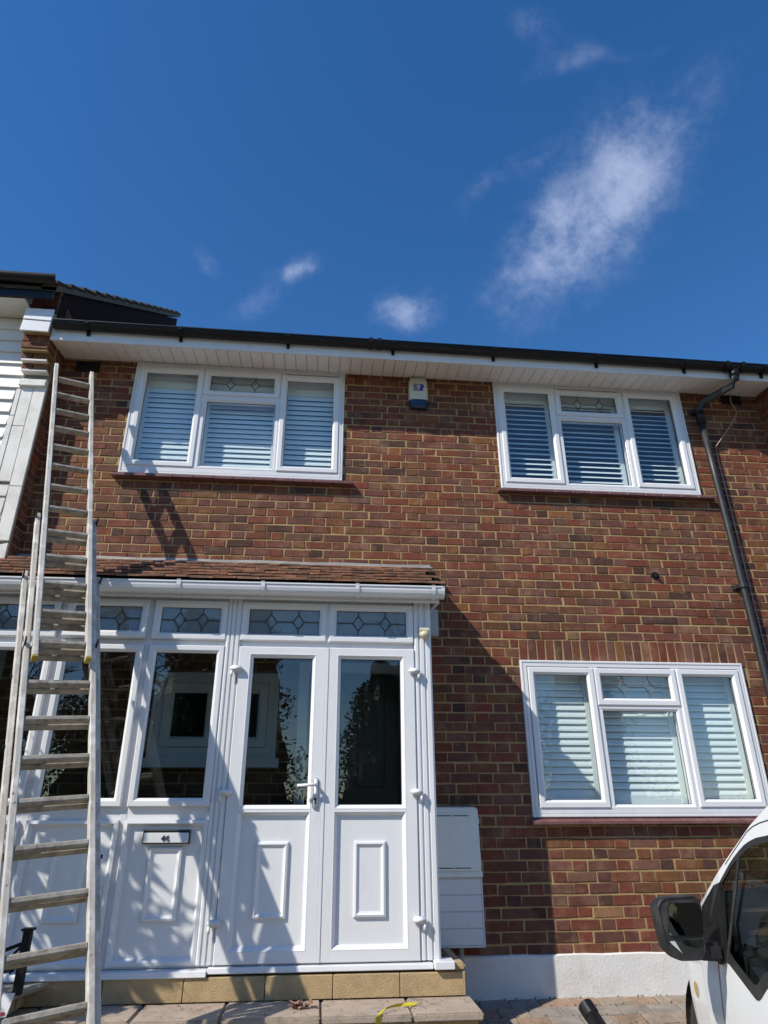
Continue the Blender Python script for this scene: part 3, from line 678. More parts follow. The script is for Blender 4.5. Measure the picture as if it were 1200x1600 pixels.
# lower solid panels with raised moulding
MOULD = [(0,-.002),(.004,-.018),(.016,-.022),(.026,-.012),(.036,-.008)]
for i, (a, b) in enumerate(((-2.438,-1.862),(-1.815,-1.252),(-1.213,-.692))):
    lp = obj('lower_panel', MB().ring(a, b, .10, .885, yp([(0,.02),(0,-.012),(.02,-.016),(.036,.006),(.036,.014)]), True), UPVC2, porch, .001)
    cx = (a+b)/2+.012; m0 = MB().ring(cx-.105, cx+.105, .322, .732, yp([(q, y+.014) for q, y in MOULD]), True)
    obj('moulding', m0, UPVC2, lp)
    if i == 2:
        bx = obj('letter_plate', MB().ring(-1.087,-.797,.748,.828, yp([(0,.013),(0,-.024),(.006,-.027),(.008,-.018)]), True), PRINT, lp)
        obj('flap', MB().hexa([(-1.080,P-.036,.754),(-.804,P-.036,.754),(-.804,P-.016,.754),(-1.080,P-.016,.754),(-1.080,P-.029,.812),(-.804,P-.029,.812),(-.804,P-.016,.812),(-1.080,P-.016,.812)]), GREYM, bx, .003)
        tx = bpy.data.curves.new('number', 'FONT'); tx.body = '46'; tx.size = .043; tx.extrude = .004; tx.align_x = 'CENTER'; tx.space_character = 1.25; tx.offset = .0012
        to = bpy.data.objects.new('tmp', tx); COL.objects.link(to); bpy.context.view_layer.update()
        me = bpy.data.meshes.new_from_object(to); bpy.data.objects.remove(to)
        me.transform(Matrix.Translation((-.945,P-.0375,.766)) @ Matrix.Rotation(math.radians(90-7), 4, 'X')); me.materials.clear()
        link('number', me, PRINT, bx)
# doors
def door(x0, x1, px0, px1, hinge_x, side):
    D = [(0,.03),(0,-.018),(.006,-.026),(.03,-.026)]
    y0 = P-.026; mb = MB(); z0, z1 = .098, 2.006
    mb.ring(x0, x1, z0, z1, [(0,P+.035),(0,P-.018),(.006,y0)])
    # face plate with two apertures
    ax0, ax1 = px0-.028, px1+.028
    A = (.943, 1.957); Bz = (.158, .935-.0)
    def q(a,b,c,d): mb.face([(a,y0,c),(b,y0,c),(b,y0,d),(a,y0,d)])
    q(x0+.006,ax0,z0+.006,z1-.006); q(ax1,x1-.006,z0+.006,z1-.006)
    q(ax0,ax1,z0+.006,Bz[0]); q(ax0,ax1,Bz[1],A[0]); q(ax0,ax1,A[1],z1-.006)
    for zz_ in (A, Bz): mb.ring(ax0, ax1, zz_[0], zz_[1], [(0,y0),(.006,y0-.001),(.028,P-.004),(.028,P+.012)])
    d = obj('door', mb, UPVC2, porch)
    pane(d, px0, px1, A[0]+.028, A[1]-.028, P+.004, GLASSP)
    obj('infill_panel', box(px0-.003, px1+.003, P+.004, P+.02, Bz[0]+.025, Bz[1]-.025), UPVC2, d)
    cx = (px0+px1)/2
    obj('moulding', MB().ring(cx-.103, cx+.103, .328, .756, [(i, P+.006+y) for i, y in MOULD], True), UPVC2, d)
    for z in (1.845, 1.048, .315):
        h = MB().box(hinge_x-.045 if side < 0 else hinge_x-.038, hinge_x+.038 if side < 0 else hinge_x+.045, P-.062, P-.026, z-.020, z+.020); hb = h.mesh('hinge', .010, True, 3)
        ho = link('hinge', hb, UPVC2, d)
        xx = hinge_x + side*.034; h2 = MB().tube([(xx,P-.045,z-.015),(xx,P-.045,z-.055)], .010, 10).mesh('hinge_pin', 0, True); link('hinge_pin', h2, UPVC, d)
    return d
obj('cover_strip', MB().box(.027,.047,P-.030,P+.02,.10,2.004), UPVC2, porch, .002)
obj('mullion', box(.018,.048,P-.010,FRB-.002,2.049,2.337), UPVC2, porch)
dl = door(-.588, .030, -.484, -.068, -.592, -1)
dr = door(.044, .662, .135, .561, .655, 1)
hp = obj('handle_plate', box(-.032,.004,P-.040,P-.0262,.945,1.135), UPVC2, dl, .008, True, 3)
obj('lever', MB().tube([(-.014,P-.04,1.092),(-.014,P-.075,1.092),(-.022,P-.084,1.092),(-.135,P-.084,1.086)], [.011,.011,.011,.009], 10), UPVC2, hp, smooth=True)
obj('keyhole', MB().tube([(-.014,P-.038,1.005),(-.014,P-.046,1.005)], .010, 10).box(-.019,-.009,P-.045,P-.038,.975,1.0), IRON, hp)
# sills and threshold
obj('sill', MB().hexa([(PX0,P-.065,.045),(-.615,P-.065,.045),(-.615,FRB,.045),(PX0,FRB,.045),(PX0,P-.058,.078),(-.615,P-.058,.078),(-.615,FRB,.086),(PX0,FRB,.086)]), UPVC, porch, .004)
obj('threshold', MB().hexa([(-.613,P-.05,.058),(.735,P-.05,.058),(.735,FRB,.058),(-.613,FRB,.058),(-.613,P-.044,.088),(.735,P-.044,.088),(.735,FRB,.095),(-.613,FRB,.095)]), UPVC, porch, .004)
obj('sill_end', box(.738,.862,P-.085,P+.06,.060,.103), UPVC2, porch, .004)
obj('side_wall', MB().box(PX1-.06,PX1-.003,FRB+.001,-.003,.10,2.40).box(PX0,PX0+.06,FRB+.001,-.003,.10,2.40), UPVC, porch)
obj('floor', box(PX0+.06,PX1-.06,FRB+.002,-.003,.03,.084), SLABM, porch)
obj('ceiling', box(PX0+.06,PX1-.06,FRB+.002,-.003,2.37,2.40), UPVC, porch)
# fascia, gutter and roof
obj('fascia', MB().box(PX0-.05,.845,P-.105,P-.08,2.335,2.455).box(PX0-.05,.845,P-.078,P+.002,2.402,2.42), UPVC, porch, .003)
obj('barge_board', MB().hexa([(.822,P-.10,2.33),(.846,P-.10,2.33),(.846,-.003,2.40),(.822,-.003,2.40),(.822,P-.10,2.43),(.846,P-.10,2.43),(.846,-.003,2.80),(.822,-.003,2.80)]), UPVC, porch)
gc = P-.155; gtz = 2.425
prof = [(gc-.052-.006,.004),(gc-.052-.006,-.006)] + [(gc-.052*math.cos(math.pi*i/10), -.075*math.sin(math.pi*i/10)**.8) for i in range(11)] + [(gc+.05,.006)]
inn = [(gc+(y-gc)*.93, z*.93) for y, z in prof[::-1]]
pg = obj('gutter', MB().sweep([(PX0-.1,0,gtz-.008),(.862,0,gtz)], prof+inn+prof[:1]), UPVC2, porch)
for x in (-1.026,-.439,.235,.790):
    pp = [(gc-.060*math.cos(math.pi*i/10), gtz-.083*math.sin(math.pi*i/10)**.8) for i in range(11)]
    obj('bracket', MB().sweep([(x-.014,0,0),(x+.014,0,0)], [(gc-.063,gtz+.008)]+pp+[(gc+.055,gtz)]), UPVC2, pg)
pp = [(gc-.056*math.cos(math.pi*i/10), gtz-.078*math.sin(math.pi*i/10)**.8) for i in range(11)]
sc_ = MB().sweep([(.845,0,0),(.872,0,0)], pp); n0 = len(sc_.v); sc_.face([(.872,y,z) for y, z in pp]); obj('stop_end', sc_, UPVC2, pg)
ROOFX = (PX0-.08, .885); ya, za, yb, zb_ = P-.20, 2.440, -.03, 2.845
rl = math.hypot(yb-ya, zb_-za); rang = math.atan2(zb_-za, yb-ya)
pr0 = obj('roof', MB().hexa([(ROOFX[0],ya+.04,za-.012),(ROOFX[1]-.02,ya+.04,za-.012),(ROOFX[1]-.02,yb,zb_-.03),(ROOFX[0],yb,zb_-.03),(ROOFX[0],ya+.04,za+.002),(ROOFX[1]-.02,ya+.04,za+.002),(ROOFX[1]-.02,yb,zb_-.016),(ROOFX[0],yb,zb_-.016)]), TILED, porch)
rt = random.Random(9); ncr = 6; gauge = rl/ncr; tw = .168
tms = []
for k in range(6):
    j = lambda a: rt.uniform(-a, a)
    w = tw/2-.0015; l = gauge*1.35; b = MB(); b.hexa([(-w,-.002+j(.003),j(.002)),(w,-.002+j(.003),j(.002)),(w,l,0),(-w,l,0),(-w,j(.003),.018+j(.002)),(w,j(.003),.018+j(.002)),(w,l,.012),(-w,l,.012)])
    tms.append(b.mesh('tile', .0025)); tms[-1].materials.append(TILE)
for c in range(ncr):
    off = (tw/2 if c % 2 else 0); ntl = int((ROOFX[1]-ROOFX[0])/tw)+2
    for i in range(ntl):
        x = ROOFX[1]-tw/2-i*tw+off
        if x > ROOFX[1]-tw*.24 : continue
        if x < ROOFX[0]-.05: break
        s = c*gauge; y = ya+math.cos(rang)*s; z = za+math.sin(rang)*s+.008
        link('tile', tms[rt.randrange(6)], TILE, pr0, (x+rt.uniform(-.001,.001), y, z+rt.uniform(0,.004)), (rang-.15+rt.uniform(-.010,.010), rt.uniform(-.008,.008), rt.uniform(-.008,.008)))
fl = MB(); n = 60
for i in range(n):
    a, b = ROOFX[0]+(.905-ROOFX[0])*i/n, ROOFX[0]+(.905-ROOFX[0])*(i+1)/n
    w = lambda x: .006*math.sin(x*5.3)+.004*math.sin(x*17+1); h = lambda x: .003*math.sin(x*9)
    fl.face([(a,-.118+w(a),2.818+h(a)),(b,-.118+w(b),2.818+h(b)),(b,-.016,2.862+h(b)),(a,-.016,2.862+h(a))])
    fl.face([(a,-.016,2.862+h(a)),(b,-.016,2.862+h(b)),(b,-.010,2.882+h(b)),(a,-.010,2.882+h(a))])
    fl.face([(a,-.118+w(a),2.818+h(a)),(b,-.118+w(b),2.818+h(b)),(b,-.118+w(b),2.811+h(b)),(a,-.118+w(a),2.811+h(a))])
obj('flashing', fl, LEAD, porch)

# ------------------------------------------------------------------ stone steps
st = thing('stone_steps', 'yellow stone step with buff paving slabs in front of the porch doors', 'steps', (-.3,-.9,-.4))
core = obj('core', MB().box(-2.6,.905,-.625,-.025,-.45,.03).box(-2.6,.90,-.95,-.63,-.52,-.115), M('step_core', (.12,.10,.08), None, .95), st)
xb = [-2.58,-2.12,-1.66,-1.2,-.74,-.27,.13,.53,.93]
for a, b in zip(xb, xb[1:]):
    obj('stone_block', box(a+.002,b-.002,-.66,-.61,-.077,.044), STONE, st, .004)
obj('stone_block', box(.862,.932,-.655,-.06,.046,.088), STONE, st, .012, False, 2)
obj('stone_block', box(.905,.930,-.608,-.06,-.077,.044), STONE, st, .004)
xs_ = [-2.62,-2.1,-1.52,-.95,-.48,.06,.56,.955]; rs = random.Random(2)
for a, b in zip(xs_, xs_[1:]):
    dy = rs.uniform(-.006,.006); obj('slab', box(a+.004,b-.004,-1.025+dy,-.664,-.118,-.077+rs.uniform(-.003,.002)), SLABM, st, .008, False, 2)
xs2 = [-2.6,-2.2,-1.75,-1.3,-.85,-.4,.05,.5,.93]
for a, b in zip(xs2, xs2[1:]): obj('riser_block', box(a+.003,b-.003,-.985,-.951,-.52,-.122), STONE, st, .005)
# raised kerb beside the railing
lw = thing('kerb_wall', 'low stone edging beside the black iron railing', 'kerb', (-1.75,-.9,-.4))
for i in range(3): obj('stone_block', box(-1.90,-1.62,-1.04+i*.13,-.915+i*.13,-.072,.012), STONE, lw, .01, False, 2)
obj('coping', MB().hexa([(-2.1,-1.06,.014),(-1.62,-1.06,.014),(-1.50,-.67,.014),(-2.1,-.67,.014),(-2.1,-1.06,.04),(-1.60,-1.06,.04),(-1.49,-.67,.04),(-2.1,-.67,.04)]), SLABM, lw, .006)
# iron railing
ir = thing('iron_railing', 'black wrought iron railing post with scrollwork left of the steps', 'railing', (-1.56,-.95,.04))
obj('post', MB().box(-1.585,-1.543,-.972,-.930,.04,.335).box(-1.595,-1.533,-.982,-.920,.335,.347), IRON, ir, .002)
obj('rail', MB().tube([(-1.565,-.95,.28),(-1.70,-1.0,.235),(-2.1,-1.1,.15)], .010, 8).tube([(-1.565,-.95,.175),(-1.72,-1.0,.13),(-2.1,-1.1,.04)], .010, 8), IRON, ir)
sp = []
for i in range(26): t = i/25*4.6; rr = .012+.009*t; sp.append((-1.625-rr*math.cos(t)*.9, -.965, .195+rr*math.sin(t)))
obj('scroll', MB().tube(sp, .006, 6).tube([(-1.575,-.95,.27),(-1.61,-.96,.235),(-1.66,-.975,.15)], .008, 6), IRON, ir)
# small white card by the railing
cdm = thing('notice_card', 'small white card with red print by the railing foot', 'card', (-1.50,-1.0,.0))
obj('card', MB().hexa([(-1.615,-1.075,-.03),(-1.555,-1.075,-.03),(-1.555,-1.072,-.03),(-1.615,-1.072,-.03),(-1.595,-1.062,.07),(-1.535,-1.062,.07),(-1.535,-1.059,.07),(-1.595,-1.059,.07)]), UPVC2, cdm)
obj('print', MB().face([(-1.592,-1.0765,-.022),(-1.567,-1.0765,-.022),(-1.5645,-1.075,-.008),(-1.5895,-1.075,-.008)]) or box(-1.592,-1.567,-1.078,-1.0745,-.022,-.008), REDP, cdm)

# ------------------------------------------------------------------ ladder : three timber sections
LP = Vector((-2.097,-.335,4.333)); Ld = Vector((.250,-.342,-.906)).normalized(); Le = Vector((-.885,-.455,-.083)); Le = (Le - Ld*Le.dot(Ld)).normalized(); Ln = Ld.cross(Le).normalized()
if Ln.y > 0: Ln = -Ln
SP = .2286
WOOD, wt, wp = newmat('weathered_timber')
gg = wt.nodes.new('ShaderNodeNewGeometry'); cmb = wt.nodes.new('ShaderNodeCombineXYZ')
for i, (vv, s_) in enumerate(((Ld, 3.0), (Le, 60.0), (Ln, 60.0))):
    dn = wt.nodes.new('ShaderNodeVectorMath'); dn.operation = 'DOT_PRODUCT'; wt.links.new(gg.outputs['Position'], dn.inputs[0]); dn.inputs[1].default_value = vv*s_
    wt.links.new(dn.outputs['Value'], cmb.inputs[i])
wn1 = noise(wt, 1.0, 6, cmb.outputs[0]); wn2 = noise(wt, 9, 6); wn3 = noise(wt, 45, 3)
c_ = mixrgb(wt, ramp(wt, wn1.outputs['Fac'], .35, .65), (.56,.53,.48), (.36,.33,.29)); c_ = mixrgb(wt, ramp(wt, wn2.outputs['Fac'], .50, .66), c_, (.68,.66,.62)); c_ = mixrgb(wt, ramp(wt, wn3.outputs['Fac'], .66, .74), c_, (.09,.07,.055))
wt.links.new(c_, wp.inputs['Base Color']); wp.inputs['Roughness'].default_value = .75
bb_ = wt.nodes.new('ShaderNodeBump'); bb_.inputs['Strength'].default_value = .35; bb_.inputs['Distance'].default_value = .004; wt.links.new(wn1.outputs['Fac'], bb_.inputs['Height']); wt.links.new(bb_.outputs[0], wp.inputs['Normal'])
RUNG = M('grey_rung_timber', (.38,.35,.30), (.24,.21,.17), .75, 18, .3, 60, dirt=(.09,.07,.05), dscale=16, drange=(.48,.7), damt=.8)
lad = thing('extension_ladder', 'weathered wooden triple extension ladder leaning up to the eaves in front of the porch', 'ladder', LP+Ld*5.33)
def bar(p0, p1, a, b, ha, hb):    # oriented box from p0 to p1 with half sizes along unit vectors a and b
    m = MB(); m.hexa([p0-a*ha-b*hb, p0+a*ha-b*hb, p0+a*ha+b*hb, p0-a*ha+b*hb, p1-a*ha-b*hb, p1+a*ha-b*hb, p1+a*ha+b*hb, p1-a*ha+b*hb]); return m
def lad_section(n0, n1, width, off, tilt, top_ext, bot_ext, cut):
    hw = width/2; mid0 = LP + Le*.142 - Ln*off
    for sgn in (1, -1):
        a = mid0 + Le*(sgn*hw) + Ld*(n0*SP-top_ext); b = mid0 + Le*(sgn*hw) + Ld*(n1*SP+bot_ext)
        obj('rail', bar(a, b, Le, Ln, .0155, .030), WOOD, lad, .004)
        if cut: obj('rail_end', bar(b, b+Ld*.008, Le, Ln, .0152, .0295), M('yellow_end', (.45,.32,.04), None, .7) if 'yellow_end' not in bpy.data.materials else bpy.data.materials['yellow_end'], lad)
    n = math.ceil(n0)
    while n <= n1:
        c = mid0 + Ld*(n*SP); obj('rung', bar(c-Le*(hw-.014), c+Le*(hw-.014), Ld, Ln, .0145, .024), RUNG, lad, .006); n += 1
SW = (.286, .362, .436)
lad_section(0, 12.0, SW[0], .0, 0, .20, .10, True)
lad_section(7.2, 20.2, SW[1], .066, 0, .03, .1, True)
lad_section(9.3, 23.2, SW[2], .132, 0, .03, .05, False)
for n, i in ((7.25,1),(9.4,2),(11.9,1)):      # iron guide brackets
    for sgn in (1, -1):
        c = LP + Le*.142 - Ln*(.066*i-.033) + Le*(sgn*(SW[i]/2+.014)) + Ld*(n*SP); obj('guide_bracket', bar(c-Ld*.013, c+Ld*.013, Le, Ln, .004, .052), IRON, lad)
for n in (14.5, 17.2, 12.6, 21):
    for sgn in (1, -1):
        c = LP + Le*.142 - Ln*.132 + Le*(sgn*(SW[2]/2+.017)) + Ld*(n*SP); obj('bolt', MB().tube([c, c+Le*(sgn*.012)], .010, 8), IRON, lad)

# ------------------------------------------------------------------ fixtures on the walls
al = thing('alarm_box', 'aged cream alarm siren box with blue logo and navy base under the soffit', 'alarm', (.84,0,4.47))
am = MB(); rows = [(4.545,.092,.052),(4.60,.094,.062),(4.70,.094,.064),(4.78,.091,.058),(4.815,.082,.045)]
n = 14
def alring(z, hw, d): return [(.842+hw*math.copysign(abs(math.cos(t))**.5, math.cos(t)), -.002-d*abs(math.sin(t))**.55, z) for t in [math.pi*i/(n-1) for i in range(n)]]
rr_ = [alring(*q) for q in rows]
for a, b in zip(rr_, rr_[1:]):
    for i in range(n-1): am.face([a[i],a[i+1],b[i+1],b[i]])
am.face(rr_[-1]); am.face(rr_[0])
obj('cover', am, ALARM, al, smooth=False)
am = MB(); rows = [(4.468,.080,.046),(4.485,.090,.060),(4.545,.092,.064),(4.556,.0925,.062)]; rr_ = [alring(*q) for q in rows]
for a, b in zip(rr_, rr_[1:]):
    for i in range(n-1): am.face([a[i],a[i+1],b[i+1],b[i]])
am.face(rr_[-1]); am.face(rr_[0]); obj('lamp_base', am, NAVY, al)
lg = MB(); y = -.0675
for i, (x0_, x1_, z) in enumerate(((.785,.865,4.725),(.780,.83,4.712),(.788,.832,4.700),(.79,.835,4.688),(.782,.835,4.676),(.79,.84,4.664),(.785,.845,4.652))): lg.face([(x0_,y,z-.0032),(x1_,y,z-.0032),(x1_-.004,y,z+.0032),(x0_+.006,y,z+.0032)])
lg.face([(.845,y,4.652),(.882,y,4.652),(.884,y,4.685),(.866,y,4.706),(.848,y,4.690)]); lg.face([(.850,y,4.707),(.866,y,4.7063),(.8845,y,4.6855),(.898,y,4.702),(.884,y,4.728),(.862,y,4.730)])
obj('logo', lg, LOGO, al)
# gas meter cupboard and the boarded box below it
mb_ = thing('meter_cupboard', 'grey white plastic meter cupboard on the wall beside the porch', 'meter box', (.99,-.1,.51))
obj('case', MB().hexa([(.79,-.20,.515),(1.168,-.20,.515),(1.172,-.006,.515),(.79,-.006,.515),(.79,-.185,.955),(1.165,-.185,.955),(1.172,-.006,.965),(.79,-.006,.965)]), METERM, mb_, .010, False, 2)
md = obj('door', MB().hexa([(.80,-.209,.548),(1.155,-.209,.548),(1.155,-.2005,.548),(.80,-.2005,.548),(.80,-.197,.920),(1.152,-.197,.920),(1.152,-.1885,.920),(.80,-.1885,.920)]), METERM, mb_, .003)
for x0_, x1_, z, yy in ((.86,.965,.902,-.1985),(.975,1.09,.902,-.1985),(.86,.965,.568,-.2095),(.975,1.09,.568,-.2095)): obj('vent_slot', box(x0_,x1_,yy-.001,yy+.003,z-.003,z+.003), GASKET, md)
obj('lock', MB().tube([(.85,-.203,.742),(.85,-.209,.742)], .009, 10), GREYP, md)
for z in (.87,.60): obj('hinge', box(1.150,1.166,-.206,-.192,z-.02,z+.02), METERM, md, .002)
obj('drip_tray', MB().hexa([(.79,-.205,.512),(1.172,-.205,.512),(1.172,-.006,.512),(.79,-.006,.512),(.79,-.205,.5305),(1.172,-.205,.5305),(1.172,-.201,.5445),(.79,-.201,.5445)]), METERM, mb_)
lb = thing('boarded_pipe_box', 'white box of horizontal plastic boards below the meter cupboard', 'pipe box', (.98,-.1,.1))
obj('case', box(.79,1.158,-.178,-.006,.096,.508), METERM, lb)
for i in range(4): obj('board', box(.788,1.160,-.186,-.1785,.102+i*.1005,.198+i*.1005), UPVC, lb, .003)
obj('edge_trim', MB().box(1.160,1.168,-.190,-.006,.092,.51).box(.79,1.1595,-.190,-.1785,.092,.1005), UPVC, lb)
tag(obj('gas_pipe', MB().tube([(1.02,-.07,.09),(1.02,-.07,-.26)], .016, 10), GREYP, smooth=True), 'grey pipe coming down out of the boarded box', 'pipe')
tag(obj('junction_box', box(.872,.952,-.045,-.005,2.255,2.478), GREYP, None, .004), 'small pale grey flat box on the brickwork under the porch eave', 'wall box')
pi_ = thing('motion_sensor', 'cream motion sensor on the porch corner post', 'sensor', (.728,P-.02,2.1))
obj('bracket', box(.70,.752,P-.045,P-.019,2.105,2.165), CREAM, pi_, .006)
sph = bmesh.new(); bmesh.ops.create_uvsphere(sph, u_segments=14, v_segments=9, radius=.036); me = bpy.data.meshes.new('lens_ball'); sph.to_mesh(me); sph.free(); me.transform(Matrix.Translation((.735,P-.062,2.105)) @ Matrix.Diagonal((1,.85,.8,1)))
for p in me.polygons: p.use_smooth = True
link('lens', me, CREAM, pi_)
obj('hood', MB().tube([(.70,P-.06,2.138),(.768,P-.06,2.138)], .018, 10), CREAM, pi_)
cp_ = [(4.07,-.03,4.835),(4.06,-.025,4.73),(4.075,-.04,4.64),(4.07,-.05,4.58),(3.96,-.06,4.42),(3.83,-.05,4.26),(3.785,-.02,4.20),(3.782,-.014,4.1),(3.79,-.014,3.4),(3.80,-.014,2.2),(3.81,-.014,.1)]
tag(obj('wall_cable', MB().tube(cp_, .0055, 6), CABLE, smooth=True), 'thin loose pinkish cable hanging from the soffit behind the drainpipe', 'cable')

# ------------------------------------------------------------------ loose things at the foot
rib = MB(); path = [(.60,-.86,-.070),(.52,-.88,-.066),(.46,-.93,-.060),(.405,-.985,-.062),(.372,-1.035,-.078),(.36,-1.05,-.14),(.355,-1.06,-.26),(.36,-1.10,-.40)]
for a, b in zip(path, path[1:]):
    a, b = Vector(a), Vector(b); s = Vector((.016,.014,.004)); s2 = s
    rib.face([a-s,a+s,b+s2,b-s2]); rib.face([a-s+Vector((0,.001,.003)),a+s+Vector((0,.001,.003)),b+s2+Vector((0,.001,.003)),b-s2+Vector((0,.001,.003))])
tag(obj('yellow_strap', rib, YEL, smooth=False), 'yellow webbing strap hanging over the slab edge of the step', 'strap')
lit = MB(); rl_ = random.Random(4)
for i in range(26):
    c = Vector((-.05+rl_.uniform(-.055,.055), -.84+rl_.uniform(-.03,.03), -.072+rl_.uniform(0,.03))); s = rl_.uniform(.012,.028)
    a = Vector((rl_.uniform(-1,1),rl_.uniform(-1,1),rl_.uniform(-.4,.4))).normalized()*s; b = Vector((rl_.uniform(-1,1),rl_.uniform(-1,1),rl_.uniform(-.4,.6))).normalized()*s
    lit.face([c-a,c+b,c+a]); lit.face([c-a,c+a,c-b])
tag(obj('dead_leaves', lit, RUST), 'small crumpled clump of brown dead leaves on the step slab', 'leaves')
lit2 = MB()
for i in range(150):
    c = Vector((rl_.uniform(-1.4,.9), rl_.uniform(-1.0,-.68), -.0745)); s = rl_.uniform(.003,.010); t = rl_.uniform(0,6.28)
    lit2.face([c+Vector((s*math.cos(t+k*2.1),s*math.sin(t+k*2.1),rl_.uniform(0,.004))) for k in range(3)])
tag(stuff(obj('leaf_crumbs', lit2, RUST)), 'scattered dark leaf crumbs on the slabs of the step', 'leaf litter')
pole = thing('black_pole', 'thick black tube leaning up from the drive beside the van', 'pole', (1.6,-2.25,-.5))
obj('tube', MB().tube([(1.335,-1.60,.055),(1.56,-2.25,-.49)], .036, 18), BLACKP, pole, smooth=True)
obj('end_cap', MB().tube([(1.330,-1.585,.067),(1.3455,-1.63,.030)], .0385, 18), BLACKP, pole, .003)

# ------------------------------------------------------------------ van
VX, VY, PHI = 1.60, -2.50, math.radians(8); VG = -.50
vroot = thing('white_van', 'white van with black door mirror parked on the drive facing the house', 'van', (2.3,-3.2,VG))
UF = Vector((math.sin(PHI), math.cos(PHI), 0)); VR = Vector((math.cos(PHI), -math.sin(PHI), 0))
VW = 1.70
def vp(u, v, w): return Vector((VX, VY, 0)) + UF*u + VR*v + Vector((0,0,w))        # v = distance inwards from the widest side, w = world height
def lerp(tab, u):
    for (a, x), (b, y) in zip(tab, tab[1:]):
        if a <= u <= b: return x+(y-x)*(u-a)/(b-a)
    return tab[0][1] if u < tab[0][0] else tab[-1][1]
PLAN = [(-3.2,.06),(-2.8,.0),(.1,.0),(.35,.014),(.6,.045),(.75,.085),(.9,.16),(1.1,.31),(1.28,.52),(1.38,.74)]
TOPL = [(-3.2,1.24),(-1.3,1.26),(-.9,1.17),(-.6,1.055),(-.342,.939),(-.19,.868),(-.027,.771),(.161,.655),(.252,.596),(.35,.535),(.6,.455),(.95,.37),(1.2,.26),(1.38,.10)]
WBOT = [(-1.05,.42),(-.5,.41),(-.298,.378),(-.225,.328),(-.199,.318),(-.17,.328),(-.112,.349),(.006,.391),(.075,.41),(.10,.60)]
WTOP = [(-1.05,.90),(-.7,.875),(-.45,.845),(-.338,.828),(-.25,.818),(-.192,.804),(-.15,.790),(-.111,.772),(-.06,.745),(-.013,.715),(.04,.675),(.075,.648),(.10,.625)]
def vin(u, w):
    b = lerp(PLAN, u); bulge = .018*((w-.15)/.35)**2 if w < .5 else 0
    return b + bulge + (max(0, w-.40)*.22)
WC, WR, AR = (.93, -.185), .315, .350
def bot(u):
    d = abs(u-WC[0])
    if d < AR: return WC[1]+math.sqrt(AR*AR-d*d)
    return -.28 if u < .9 else -.22
us = [-3.2+.1*i for i in range(21)] + [-1.15+.02*i for i in range(128)]
us = sorted(set(round(u,4) for u in us if u <= 1.38) | {-1.05,.10, WC[0]-AR, WC[0]+AR})
bd = MB(); right = MB()
def strip(mb, u0, u1, lo, hi, n, mirror=False):
    for i in range(n):
        q = []
        for u, t in ((u0,i/n),(u1,i/n),(u1,(i+1)/n),(u0,(i+1)/n)):
            w = lo(u)+(hi(u)-lo(u))*t; v = vin(u, w); q.append(vp(u, VW-v if mirror else v, w))
        mb.face(q)
for u0, u1 in zip(us, us[1:]):
    m_ = (u0+u1)/2
    top = lambda u: lerp(TOPL, u)
    for mirror in (False, True):
        if -1.05 <= m_ <= .10:
            strip(bd, u0, u1, bot, lambda u: lerp(WBOT,u), 14, mirror); strip(bd, u0, u1, lambda u: lerp(WTOP,u), top, 3, mirror)
        else: strip(bd, u0, u1, bot, top, 17, mirror)
# bonnet, roof and nose across the van
for u0, u1 in zip(us, us[1:]):
    if -.60 < (u0+u1)/2 < .25: continue
    for i in range(8):
        q = []
        for u, t in ((u0,i/8),(u1,i/8),(u1,(i+1)/8),(u0,(i+1)/8)):
            w = lerp(TOPL,u); v0 = vin(u,w); cr = .05*(1-(2*t-1)**2); q.append(vp(u, v0+(VW-2*v0)*t, w+cr))
        bd.face(q)
q0 = [vp(1.38, .70, z) for z in (-.22,.10)] + [vp(1.38, VW-.70, z) for z in (.10,-.22)]; bd.face(q0)
body_me = bd.mesh('body'); bm = bmesh.new(); bm.from_mesh(body_me); bmesh.ops.remove_doubles(bm, verts=bm.verts, dist=.0008); bmesh.ops.recalc_face_normals(bm, faces=bm.faces); bm.to_mesh(body_me); bm.free()
for p in body_me.polygons: p.use_smooth = True
body = link('body', body_me, VANW, vroot)
# windscreen
ws = MB()
for u0, u1 in zip(us, us[1:]):
    if not (-.60 < (u0+u1)/2 < .25): continue
    for i in range(8):
        qd = []
        for u, t in ((u0,i/8),(u1,i/8),(u1,(i+1)/8),(u0,(i+1)/8)):
            w = lerp(TOPL,u); v0 = vin(u,w)+.03; cr = .06*(1-(2*t-1)**2); qd.append(vp(u, v0+(VW-2*v0)*t, w+cr-.006))
        ws.face(qd)
obj('windscreen', ws, VGLASS, vroot, smooth=True)
